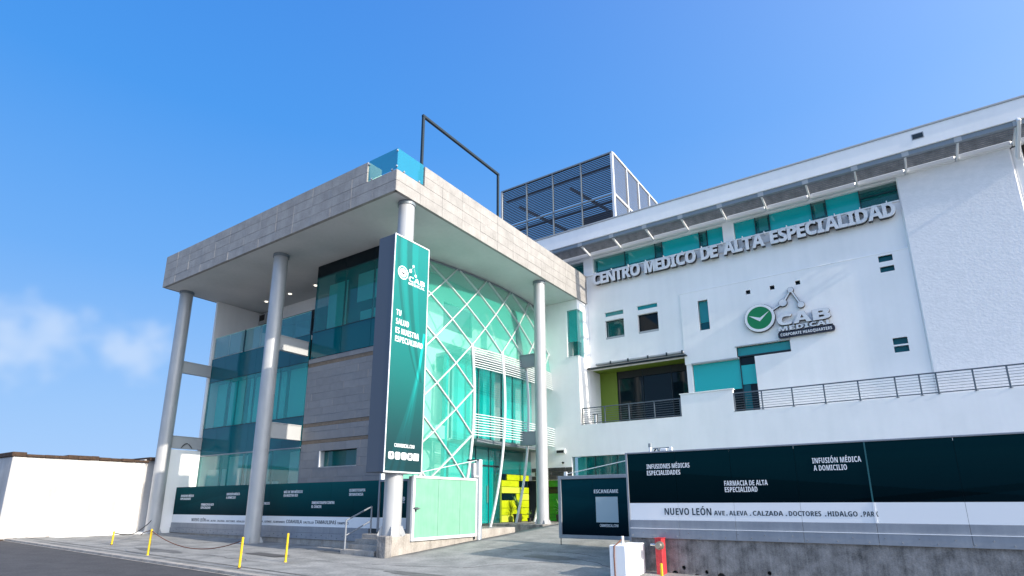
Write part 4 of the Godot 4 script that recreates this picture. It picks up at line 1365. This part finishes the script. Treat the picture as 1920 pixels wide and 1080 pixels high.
func right_fence() -> void:
	var z := -14.8
	var o := thing("printed_fence", "tall dark teal printed fence with white strip on a raw concrete wall", "fence", v(-1, 0, z))
	var m := mat("fence_print_right", Color.WHITE, 0.5, 0.0, 0.1)
	m.albedo_texture = print_image(768, 96, Vector3(0.002, 0.024, 0.030), Vector3(0.001, 0.010, 0.015), 9, 0.9)
	var xs := [-6.3, -5.0, -3.63, -2.18, -0.76, 0.8, 2.3, 3.8, 5.3, 6.8]
	for i in xs.size() - 1:
		sheet_panel(o, "printed_panel", xs[i] + 0.003, xs[i + 1] - 0.003, 1.583, 2.86, z, m, (xs[i] + 6.3) / 13.1, (xs[i + 1] + 6.3) / 13.1)
		box(o, "white_strip", v(xs[i] + 0.003, 1.15, z - 0.02), v(xs[i + 1] - 0.003, 1.579, z + 0.002), M.white_print)
		box(o, "skirt_panel", v(xs[i] + 0.003, 0.955, z - 0.02), v(xs[i + 1] - 0.003, 1.146, z + 0.03), M.skirt_metal, 0.004)
		box(o, "skirt_panel", v(xs[i] + 0.003, 0.71, z - 0.02), v(xs[i + 1] - 0.003, 0.94, z + 0.05), M.skirt_metal, 0.004)
	box(o, "skirt_bead", v(-6.3, 0.94, z), v(6.8, 0.955, z + 0.06), M.white_print)
	box(o, "seam_cover", v(-0.775, 1.585, z), v(-0.745, 2.86, z + 0.006), mat("seam_teal", lin(0.01, 0.10, 0.11), 0.4))
	box(o, "seam_cover", v(-0.775, 1.15, z), v(-0.735, 1.58, z + 0.012), M.white_print)
	for k in 44:
		var rx := -6.25 + 0.295 * k
		var ry := 0.765 if k % 2 == 0 else 0.85
		rod(o, "rivet", v(rx, ry, z + 0.045), v(rx, ry, z + 0.066), 0.017, M.chrome, 0.008, 8)
	box(o, "top_rail", v(-6.3, 2.862, z - 0.06), v(6.8, 2.9, z + 0.02), M.skirt_metal, 0.006)
	box(o, "end_post", v(-6.36, 0.6, z - 0.08), v(-6.303, 2.9, z + 0.02), M.skirt_metal, 0.006)
	box(o, "back_frame", v(-6.28, 0.75, z - 0.12), v(6.8, 2.8, z - 0.04), M.dark_frame)
	for k in 3:
		box(o, "return_panel", v(-6.3, 0.3, z - 0.13 - 1.0 * k - 0.995), v(-6.24, 2.86, z - 0.13 - 1.0 * k), M.skirt_metal)
	# concrete wall with drain holes
	var wall := csg(o, "concrete_wall", [[v(-6.3, -0.7, -15.15), v(6.8, 0.708, z - 0.012)]], [], M.raw_concrete)
	for h in [[-5.2, -0.12, 0.075], [-4.97, 0.03, 0.05], [-4.66, -0.17, 0.075], [-4.42, -0.04, 0.045], [-4.08, -0.14, 0.10], [-3.0, 0.02, 0.045], [-5.82, -0.17, 0.08], [-2.2, -0.12, 0.06], [-1.1, -0.02, 0.05], [-1.5, -0.2, 0.08], [0.4, -0.1, 0.06]]:
		var c := CSGCylinder3D.new()
		c.name = called(wall, "hole")
		c.radius = h[2]
		c.height = 0.5
		c.sides = 20
		c.operation = CSGShape3D.OPERATION_SUBTRACTION
		wall.add_child(c, true)
		c.transform = Transform3D(Basis(Vector3.RIGHT, PI / 2.0), v(h[0], h[1], z + 0.05))
	for t in [["INFUSIONES MÉDICAS", -5.77, 2.45, 1.14], ["ESPECIALIDADES", -5.77, 2.285, 0.89], ["FARMACIA DE ALTA", -3.81, 1.98, 0.99], ["ESPECIALIDAD", -3.81, 1.83, 0.75], ["INFUSIÓN MÉDICA", -1.82, 2.44, 0.96], ["A DOMICILIO", -1.81, 2.275, 0.66]]:
		letters(o, "lettering", t[0], v(t[1], t[2], z + 0.002), t[3], 0.118, M.white_print, 0.004)
	letters(o, "lettering", "NUEVO LEÓN", v(-5.36, 1.285, z + 0.004), 1.18, 0.165, M.dark_print, 0.003)
	for t in [["AVE", -4.12, 0.26], [".", -3.83, 0.03], ["ALEVA", -3.76, 0.42], [".", -3.29, 0.03], ["CALZADA", -3.22, 0.66], [".", -2.51, 0.03], ["DOCTORES", -2.44, 0.66], [".", -1.71, 0.03], ["HIDALGO", -1.65, 0.57], [".", -1.03, 0.03], ["PARK", -0.97, 0.27]]:
		letters(o, "lettering", t[0], v(t[1], 1.285, z + 0.004), t[2], 0.105, M.dark_print, 0.003)
	# white concrete pillar with a steel stub
	var p := thing("white_pillar", "short white painted concrete pillar at the drive's right edge", "pillar", v(-6.1, -0.2, -14))
	box(p, "body", v(-6.3, -0.5, -14.6), v(-5.88, 0.6, -13.4), M.plaster, 0.015)
	rod(p, "steel_stub", v(-6.05, 0.59, -13.65), v(-6.05, 0.8, -13.65), 0.035, M.white_steel)
	var ch := thing("rusty_chain", "rusty chain hanging down the front of the white pillar", "chain", v(-6.1, 0.6, -13.4))
	var pts := []
	for q in [v(-6.07, 0.72, -13.62), v(-6.12, 0.62, -13.45), v(-6.16, 0.58, -13.38), v(-6.17, 0.35, -13.375), v(-6.165, 0.1, -13.375), v(-6.16, -0.3, -13.375)]:
		pts.append(q)
	chain(ch, pts, 0.016)
	# red steel post with a brass hose valve
	var r := thing("red_post", "red painted steel post with a hose valve against the concrete wall", "post", v(-5.2, -0.4, -14.3))
	box(r, "post", v(-5.54, -0.5, -14.72), v(-5.37, 0.72, -14.45), M.red_paint, 0.01)
	box(r, "top_plate", v(-5.56, 0.72, -14.74), v(-5.35, 0.735, -14.43), M.red_paint, 0.004)
	rod(r, "valve_cap", v(-5.4, 0.56, -14.45), v(-5.4, 0.56, -14.33), 0.105, M.brass, 0.10, 8)
	rod(r, "valve_cap", v(-5.4, 0.56, -14.33), v(-5.4, 0.56, -14.28), 0.08, M.brass, 0.06, 20)
	rod(r, "valve_spout", v(-5.45, 0.57, -14.38), v(-5.62, 0.58, -14.36), 0.04, M.chrome, 0.03, 14)
	# floodlight and warning lamp on the fence
	var w := thing("warning_lamp", "small white cylinder lamp standing on top of the right fence", "lamp", v(-5.68, 2.9, -14.86))
	rod(w, "stem", v(-5.66, 2.9, -14.86), v(-5.66, 3.02, -14.86), 0.04, M.white_print)
	rod(w, "cap", v(-5.66, 3.02, -14.86), v(-5.66, 3.12, -14.86), 0.05, M.grey_steel)
	var fl := thing("gate_motor_arm", "white and grey bracket lying along the fence top beside the lamp", "bracket", v(-5.3, 2.9, -14.86))
	bar(fl, "arm", v(-5.58, 2.98, -14.86), v(-5.08, 2.99, -14.86), 0.05, 0.025, M.grey_steel)
	box(fl, "housing", v(-5.36, 2.9, -14.92), v(-5.2, 2.97, -14.8), M.white_print, 0.01)
	box(fl, "upright", v(-5.14, 2.9, -14.9), v(-5.06, 3.0, -14.82), M.white_print, 0.01)
	box(fl, "upright", v(-5.46, 2.9, -14.9), v(-5.41, 2.99, -14.82), M.grey_steel, 0.01)
	bar(fl, "hook", v(-5.56, 2.9, -14.86), v(-5.5, 2.98, -14.86), 0.03, 0.03, M.black)


# links along points
func chain(parent: Node3D, pts: Array, r: float) -> void:
	tube(parent, "links", pts, r, M.rust_rope, 6)


# ---------------------------------------------------------------- gates
func gates() -> void:
	var x := -13.9
	var g := thing("open_gate_leaf", "open gate leaf with pale mint panels and white steel frame", "gate", v(x, 0.3, -16.2))
	var za := -14.45
	var zb := -17.95
	for q in [[za, za - 0.1], [zb + 0.08, zb]]:
		box(g, "frame", v(x - 0.06, 0.38, q[1]), v(x + 0.05, 2.5, q[0]), M.white_steel, 0.008)
	box(g, "frame", v(x - 0.06, 2.42, zb + 0.08), v(x + 0.05, 2.5, za - 0.1), M.white_steel, 0.008)
	box(g, "frame", v(x - 0.06, 0.38, zb + 0.08), v(x + 0.05, 0.48, za - 0.1), M.white_steel, 0.008)
	box(g, "stile", v(x - 0.2, 0.4, za - 0.08), v(x - 0.062, 2.48, za - 0.01), M.grey_steel, 0.01)
	for q in [[za - 0.1, -15.75], [-15.75, -16.95], [-16.95, zb + 0.08]]:
		box(g, "mint_panel", v(x - 0.02, 0.48, q[1] + 0.005), v(x + 0.02, 2.42, q[0] - 0.005), M.mint_sheet, 0.004)
	box(g, "lock", v(x + 0.02, 1.4, za - 0.26), v(x + 0.07, 1.46, za - 0.02), M.dark_frame, 0.01)
	rod(g, "lock_bolt", v(x + 0.06, 1.43, za - 0.34), v(x + 0.06, 1.43, za - 0.05), 0.015, M.chrome)
	rod(g, "padlock", v(x + 0.07, 1.32, za - 0.12), v(x + 0.07, 1.4, za - 0.12), 0.03, M.dark_frame)
	rod(g, "tie_rod", v(x, 2.62, -14.8), v(x, 3.2, -17.95), 0.014, M.white_steel, -1.0, 8)
	box(g, "tie_lug", v(x - 0.03, 2.5, -14.88), v(x + 0.03, 2.66, -14.74), M.white_steel, 0.01)
	rod(g, "bottom_hinge", v(x, 0.28, -17.85), v(x, 0.38, -17.85), 0.04, M.dark_frame)
	var p := thing("gate_post", "white steel gate post at the hinge of the open mint leaf", "post", v(x, 0.2, -18.1))
	box(p, "post", v(x - 0.09, 0.15, -18.2), v(x + 0.09, 3.24, -18.02), M.white_steel, 0.012)
	box(p, "operator", v(x - 0.16, 2.5, -17.98), v(x - 0.02, 3.1, -17.8), M.beam_grey, 0.015)
	box(p, "top_plate", v(x - 0.5, 3.2, -18.16), v(x + 0.05, 3.25, -17.95), M.dark_frame)
	box(p, "bracket", v(x - 0.05, 2.55, -18.02), v(x + 0.03, 2.62, -17.75), M.beam_grey)
	# low wall along the ramp
	var wl := thing("ramp_wall", "low stained concrete wall running up the left edge of the drive", "wall", v(-14.1, 0, -17))
	for k in 5:
		var z0 := -14.15 - 1.3 * k
		box(wl, "wall_block", v(-14.25, -0.3, z0 - 1.296), v(-13.93, 0.62, z0), M.wall_base, 0.012)
	# closed leaf across the drive
	var c := thing("closed_gate_leaf", "closed grey framed dark gate leaf printed with ESCANEAME", "gate", v(-9.0, 0.3, -18))
	var z := -18.0
	box(c, "frame", v(-10.3, 0.42, z - 0.05), v(-10.18, 2.5, z + 0.05), M.skirt_metal, 0.008)
	box(c, "frame", v(-10.18, 2.38, z - 0.05), v(-6.6, 2.5, z + 0.05), M.skirt_metal, 0.008)
	box(c, "frame", v(-10.18, 0.42, z - 0.05), v(-6.6, 0.54, z + 0.05), M.skirt_metal, 0.008)
	box(c, "frame", v(-6.72, 0.54, z - 0.05), v(-6.6, 2.38, z + 0.05), M.skirt_metal, 0.008)
	var m := mat("gate_print", Color.WHITE, 0.5, 0.0, 0.1)
	m.albedo_texture = print_image(256, 144, Vector3(0.003, 0.045, 0.06), Vector3(0.001, 0.005, 0.009), 13, 0.8)
	sheet_panel(c, "printed_panel", -10.18, -8.98, 0.54, 2.38, z, m, 0.0, 0.34)
	sheet_panel(c, "printed_panel", -8.975, -6.72, 0.54, 2.38, z, m, 0.34, 1.0)
	letters(c, "lettering", "ESCANEAME", v(-8.93, 1.9, z + 0.002), 0.88, 0.115, M.white_print, 0.004)
	box(c, "pale_square", v(-8.88, 0.96, z + 0.001), v(-8.08, 1.78, z + 0.004), mat("pale_print", lin(0.42, 0.52, 0.56), 0.5))
	letters(c, "lettering", "CABMEDICAL.COM", v(-8.76, 0.82, z + 0.002), 0.66, 0.085, M.white_print, 0.004)
	rod(c, "tie_rod", v(-10.0, 2.56, z), v(-7.4, 2.98, z), 0.014, M.white_steel, -1.0, 8)
	box(c, "tie_lug", v(-10.06, 2.5, z - 0.03), v(-9.94, 2.64, z + 0.03), M.white_steel, 0.01)
	rod(c, "drop_bolt", v(-10.23, 0.2, z + 0.03), v(-10.23, 0.45, z + 0.03), 0.016, M.dark_frame)
	var q := thing("gate_post", "steel gate post behind the right fence at the closed leaf", "post", v(-6.5, 0.2, -18.1))
	box(q, "post", v(-6.58, -0.1, -18.1), v(-6.4, 3.2, -17.92), M.white_steel, 0.012)
	# plinth under the sign column
	var pl := thing("sign_plinth", "chipped concrete plinth under the tall teal sign's column", "plinth", v(-14.1, 0, -13.8))
	box(pl, "front_block", v(-14.24, -0.25, -13.56), v(-13.82, 0.6, -13.28), M.raw_concrete, 0.025)
	box(pl, "body", v(-14.44, -0.25, -14.14), v(-13.9, 0.56, -13.563), M.wall_base, 0.02)


# ---------------------------------------------------------------- tall sign
func pylon() -> void:
	var o := thing("pylon_sign", "tall teal box sign wrapped round the corner column, TU SALUD ES NUESTRA ESPECIALIDAD", "sign", v(-14.17, 2.5, -13.86))
	var X := -13.75
	box(o, "cabinet", v(-14.6, 2.56, -14.73), v(-13.79, 10.82, -12.99), M.pylon_grey, 0.015)
	# printed face
	var w := 128
	var h := 640
	var im := Image.create(w, h, false, Image.FORMAT_RGB8)
	for y in h:
		for x in w:
			var t := y / float(h)
			var u := x / float(w)
			var c := Vector3(0.0, 0.205, 0.19).lerp(Vector3(0.0, 0.165, 0.15), smoothstep(0.0, 0.45, t)).lerp(Vector3(0.0, 0.032, 0.038), smoothstep(0.4, 0.97, t))
			# swooping bands that sweep down and across
			for k in 4:
				var cx := 0.1 + 0.16 * k + pow(t / (0.55 + 0.06 * k), 2.0) * 0.55
				var wd := 0.05 + 0.015 * k
				if t < 0.62 and absf(u - cx) < wd * (1.0 - t):
					c *= 0.72 if k % 2 == 0 else 1.18
			for k in 3:
				var cx2 := 0.95 - pow((t - 0.35) / 0.65, 1.3 + 0.2 * k) * (0.5 + 0.2 * k)
				if t > 0.4 and absf(u - cx2) < 0.03 + 0.05 * (t - 0.4):
					c *= 1.35
			im.set_pixel(x, y, Color(c.x, c.y, c.z).linear_to_srgb())
	var m := mat("sign_print", Color.WHITE, 0.4)
	m.albedo_texture = ImageTexture.create_from_image(im)
	var st := SurfaceTool.new()
	st.begin(Mesh.PRIMITIVE_TRIANGLES)
	var q := [[v(0, -4.13, 0.87), Vector2(0, 1)], [v(0, -4.13, -0.87), Vector2(1, 1)], [v(0, 4.13, -0.87), Vector2(1, 0)], [v(0, 4.13, 0.87), Vector2(0, 0)]]
	for k in [0, 2, 1, 0, 3, 2]:
		st.set_normal(v(1, 0, 0))
		st.set_uv(q[k][1])
		st.add_vertex(q[k][0])
	put(o, "printed_face", st.commit(), m, Transform3D(Basis(), v(-13.787, 6.69, -13.86)))
	for e in [[2.55, 2.6, -14.74, -12.98], [10.78, 10.83, -14.74, -12.98], [2.6, 10.78, -14.74, -14.7], [2.6, 10.78, -13.02, -12.98]]:
		box(o, "frame", v(-13.8, e[0], e[2]), v(-13.765, e[1], e[3]), M.white_steel, 0.006)
	var xf := -13.787
	logo(o, v(xf, 9.47, -13.44), 0.25, "x", M.white_print, M.dark_print, 0.006)
	var nodes := [v(xf, 9.5, -13.66), v(xf, 9.66, -13.8), v(xf, 9.88, -13.94), v(xf, 9.55, -14.07)]
	for i in 3:
		bar(o, "mark_link", nodes[i] + v(0.003, 0, 0), nodes[i + 1] + v(0.003, 0, 0), 0.006, 0.022, M.white_print, 0.0, v(1, 0, 0))
	disc(o, "mark_dot", nodes[1], 0.07, 0.006, M.white_print, "x")
	disc(o, "mark_dot", nodes[2], 0.05, 0.006, M.white_print, "x")
	disc(o, "mark_dot", nodes[3], 0.055, 0.006, M.white_print, "x")
	letters(o, "lettering", "CAB", v(xf, 9.26, -13.73), 0.82, 0.19, M.white_print, 0.006, "x")
	letters(o, "lettering", "MEDICAL", v(xf, 9.13, -13.73), 0.83, 0.09, M.white_print, 0.006, "x")
	for t in [["TU", 7.86, 0.23], ["SALUD", 7.54, 0.62], ["ES NUESTRA", 7.22, 1.14], ["ESPECIALIDAD", 6.92, 1.35]]:
		letters(o, "lettering", t[0], v(xf, t[1], -13.21), t[2], 0.2, M.white_print, 0.006, "x")
	letters(o, "lettering", "CABMEDICAL.COM", v(xf, 3.38, -13.41), 0.93, 0.115, M.white_print, 0.006, "x")
	for k in 5:
		var z := -13.285 - 0.29 * k
		var bd := plate(o, "badge", round_rect(0.24 if k < 4 else 0.25, 0.24, 0.06 if k < 4 else 0.004), v(xf, 3.1, z), 0.006, M.white_print, "x")
		var f := v(xf + 0.006, 3.1, z)
		match k:
			0:
				letters(bd, "badge_mark", "f", f + v(0, -0.09, 0.03), 0.09, 0.15, M.dark_print, 0.003, "x")
			1:
				disc(bd, "badge_mark", f, 0.075, 0.003, M.dark_print, "x", 0.062)
				disc(bd, "badge_mark", f, 0.035, 0.003, M.dark_print, "x", 0.025)
			2:
				bar(bd, "badge_mark", f + v(0.002, -0.05, -0.01), f + v(0.002, 0.08, -0.01), 0.004, 0.025, M.dark_print, 0.0, v(1, 0, 0))
				disc(bd, "badge_mark", f + v(0, -0.045, 0.02), 0.04, 0.003, M.dark_print, "x", 0.02)
				bar(bd, "badge_mark", f + v(0.002, 0.07, -0.015), f + v(0.002, 0.035, -0.06), 0.004, 0.025, M.dark_print, 0.0, v(1, 0, 0))
			3:
				plate(bd, "badge_mark", round_rect(0.14, 0.11, 0.035), f, 0.003, M.dark_print, "x")
				plate(bd, "badge_mark", [Vector2(-0.02, -0.025), Vector2(0.028, 0.0), Vector2(-0.02, 0.025)], f + v(0.003, 0, 0), 0.002, M.white_print, "x")


# ---------------------------------------------------------------- letters and mark on the white wing
func facade_signs() -> void:
	var o := thing("letter_sign", "raised white letters CENTRO MEDICO DE ALTA ESPECIALIDAD under the ribbon windows", "sign", v(-6, 13.5, F))
	var s := "CENTRO MEDICO DE ALTA ESPECIALIDAD"
	var x := 0.0
	var place := []
	for i in s.length():
		var ch := s[i]
		if ch == " ":
			x += 0.28
			continue
		var bb := text_mesh(ch, 0.1, true).get_aabb()
		var cap := text_mesh("H", 0.1, true).get_aabb()
		var w := bb.size.x / cap.size.y * 0.62 * 0.9
		place.append([ch, x, w])
		x += w + 0.055
	var k := 14.38 / x
	var z := F + 0.27
	for q in place:
		var l := letters(o, "letter", q[0], v(-13.3 + q[1] * k, 13.46, z), q[2] * k * 1.13, 0.66, M.letter_white, 0.05, "z", true)
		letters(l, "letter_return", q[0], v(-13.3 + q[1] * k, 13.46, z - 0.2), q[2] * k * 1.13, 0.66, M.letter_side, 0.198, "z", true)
	for i in 15:
		var px := -13.2 + 1.0 * i
		box(o, "fixing", v(px, 14.1, F), v(px + 0.04, 14.24, F + 0.24), M.letter_white)
	box(o, "carrier_rail", v(-13.3, 13.7, F + 0.02), v(1.0, 13.74, F + 0.08), M.letter_white)

	var g := thing("round_mark_sign", "raised company sign with green disc, linked dots and CAB MEDICAL letters", "sign", v(-3.6, 9.0, F))
	var c := v(-4.83, 9.96, F + 0.1)
	disc(g, "disc_return", c + v(0, 0, -0.09), 0.69, 0.17, M.letter_side)
	disc(g, "disc_body", c + v(0, 0, 0.081), 0.67, 0.02, M.letter_white)
	disc(g, "disc_rim", c + v(0, 0, 0.1), 0.665, 0.03, M.white_print, "z", 0.55)
	disc(g, "green_face", c + v(0, 0, 0.1), 0.55, 0.012, M.green_print)
	plate(g, "check_mark", [Vector2(-0.46, 0.17), Vector2(0.0, -0.17), Vector2(0.44, 0.26), Vector2(0.03, 0.0)], c + v(0, 0, 0.113), 0.02, M.white_print)
	var nodes := [v(-4.3, 10.22, F + 0.17), v(-3.76, 10.5, F + 0.17), v(-3.38, 11.06, F + 0.17), v(-3.03, 10.27, F + 0.17)]
	for i in 3:
		bar(g, "link", nodes[i], nodes[i + 1], 0.07, 0.03, M.letter_white, 0.0, v(0, 0, 1))
		bar(g, "link_return", nodes[i] - v(0, 0, 0.061), nodes[i + 1] - v(0, 0, 0.061), 0.11, 0.09, M.letter_side, 0.0, v(0, 0, 1))
	var rr := [0.0, 0.165, 0.12, 0.14]
	for i in [1, 2, 3]:
		var dt := disc(g, "dot", nodes[i] + v(0, 0, 0.012), rr[i], 0.03, M.letter_white)
		disc(dt, "dot_return", nodes[i] - v(0, 0, 0.15), rr[i] + 0.018, 0.16, M.letter_side)
	var cx := [-4.08, -3.42, -2.62]
	var cw := [0.62, 0.74, 0.7]
	for i in 3:
		letters(g, "letter", "CAB"[i], v(cx[i], 9.42, F + 0.2), cw[i], 0.5, M.letter_white, 0.05, "z", true)
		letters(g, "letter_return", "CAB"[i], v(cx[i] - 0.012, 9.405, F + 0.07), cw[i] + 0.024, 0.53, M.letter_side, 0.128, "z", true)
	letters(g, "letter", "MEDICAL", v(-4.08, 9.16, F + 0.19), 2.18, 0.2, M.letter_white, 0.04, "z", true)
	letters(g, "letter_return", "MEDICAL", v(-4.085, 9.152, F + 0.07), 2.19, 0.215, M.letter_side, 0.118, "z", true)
	plate(g, "name_plate", round_rect(2.3, 0.28, 0.1), v(-2.98, 8.98, F + 0.075), 0.13, M.navy_plate)
	letters(g, "plate_lettering", "CORPORATE HEADQUARTERS", v(-4.02, 8.915, F + 0.206), 2.08, 0.13, M.white_print, 0.01)


# ---------------------------------------------------------------- posts, chains, plants
func yucca(label: String, at: Vector3, h: float, leaves: int, sd: int) -> void:
	var o := thing("potted_plant", label, "plant", at)
	rod(o, "pot", at, at + v(0, h * 0.3, 0), h * 0.13, M.pot, h * 0.17, 14)
	rod(o, "stem", at + v(0, h * 0.28, 0), at + v(0, h * 0.55, 0), 0.025, M.pot)
	var rng := RandomNumberGenerator.new()
	rng.seed = sd
	for k in leaves:
		var a := k * 2.399 + rng.randf_range(-0.2, 0.2)
		var tilt := rng.randf_range(0.05, 1.0)
		var l := h * rng.randf_range(0.34, 0.5)
		var d := v(cos(a), 0, sin(a))
		var side := v(-sin(a), 0, cos(a))
		var st := SurfaceTool.new()
		st.begin(Mesh.PRIMITIVE_TRIANGLES)
		var base := v(0, h * lerpf(0.62, 0.4, tilt), 0)
		var prev := []
		for i in 6:
			var t := i / 5.0
			var p := base + d * (l * t * lerpf(0.35, 1.0, tilt)) + v(0, l * (t * lerpf(1.1, 0.45, tilt) - t * t * lerpf(0.1, 0.55, tilt)), 0)
			var w := 0.028 * (0.5 + t * 1.5) * (1.0 - t * t) + 0.002
			var cur := [p - side * w, p + side * w]
			if i:
				face(st, [prev[0], prev[1], cur[1], cur[0]], (side.cross(cur[0] - prev[0])).normalized())
			prev = cur
		put(o, "leaf", st.commit(), M.leaf if k % 3 else M.leaf_pale, Transform3D(Basis(), at))


func small_things() -> void:
	var spots := [[v(-24.82, 0, -10.08), "leftmost yellow post, by the white plastered wall"], [v(-20.1, 0, -9.23), "yellow post holding the left end of the sagging chain"], [v(-14.89, 0, -9.14), "yellow post nearest the road holding the chain's right end"], [v(-15.28, 0, -10.79), "yellow post alone in the pavement left of the drive"], [v(-5.15, 0, -13.75), "yellow post before the red steel post"]]
	var lean := [0.05, 0.03, 0.03, 0.015, 0.0]
	for i in spots.size():
		var p: Vector3 = spots[i][0]
		p.y = pave_y(p.x, -10.0)
		var o := thing("yellow_post", "thin " + spots[i][1], "post", p, "thin yellow posts along the pavement")
		var top: Vector3 = p + v(lean[i], [0.48, 0.78, 0.78, 0.79, 0.42][i], 0)
		var tb := rod(o, "tube", p - v(0, 0.02, 0), top, 0.031, M.yellow_paint, -1.0, 14)
		rod(tb, "cap", top, top + v(0, 0.008, 0), 0.029, M.yellow_paint, 0.02, 14)
		rod(tb, "collar", p, p + v(0, 0.03, 0), 0.045, M.rust if i in [0, 2] else M.yellow_paint, 0.033, 14)
	var c1 := thing("rusty_chain", "rusty chain sagging between two yellow posts beside the road", "chain", v(-17.5, 0.4, -9.2))
	var pts := []
	var a := v(-20.07, 0.78, -9.23)
	var b := v(-14.86, 0.66, -9.14)
	for k in 25:
		var t := k / 24.0
		pts.append(a.lerp(b, t) - v(0, 0.36 * 4.0 * t * (1.0 - t), 0))
	chain(c1, pts, 0.013)
	var c2 := thing("rusty_chain", "short rusty chain end sticking out left of the second yellow post", "chain", v(-21, 0.4, -9.6))
	pts = []
	for k in 13:
		var t := k / 12.0
		pts.append(v(-20.1, 0.78, -9.23).lerp(v(-21.7, 0.60, -9.65), t) + v(0, 0.04 * 4.0 * t * (1.0 - t), 0))
	chain(c2, pts, 0.013)
	var c3 := thing("black_cable", "black cable rising from the wall foot to the leftmost column", "cable", v(-27, 0.6, -11.5))
	pts = []
	for q in [v(-24.87, 0.57, -10.08), v(-25.7, 0.47, -10.7), v(-26.5, 0.41, -11.3), v(-27.2, 0.40, -11.8), v(-27.7, 0.42, -12.1), v(-28.2, 0.48, -12.45), v(-28.7, 0.567, -12.8), v(-29.4, 0.7, -13.3), v(-30.08, 0.84, -13.74)]:
		pts.append(q)
	tube(c3, "cable", pts, 0.02, M.black, 6)
	yucca("large spiky potted yucca before the lime wall", v(-16.55, 0.656, -24.75), 1.35, 34, 2)
	yucca("small low spiky plant right of the yucca before the lime wall", v(-16.5, 0.656, -25.75), 0.62, 16, 3)
	yucca("spiky potted plant before the green wall right of the column", v(-15.1, 0.656, -26.45), 1.2, 28, 4)
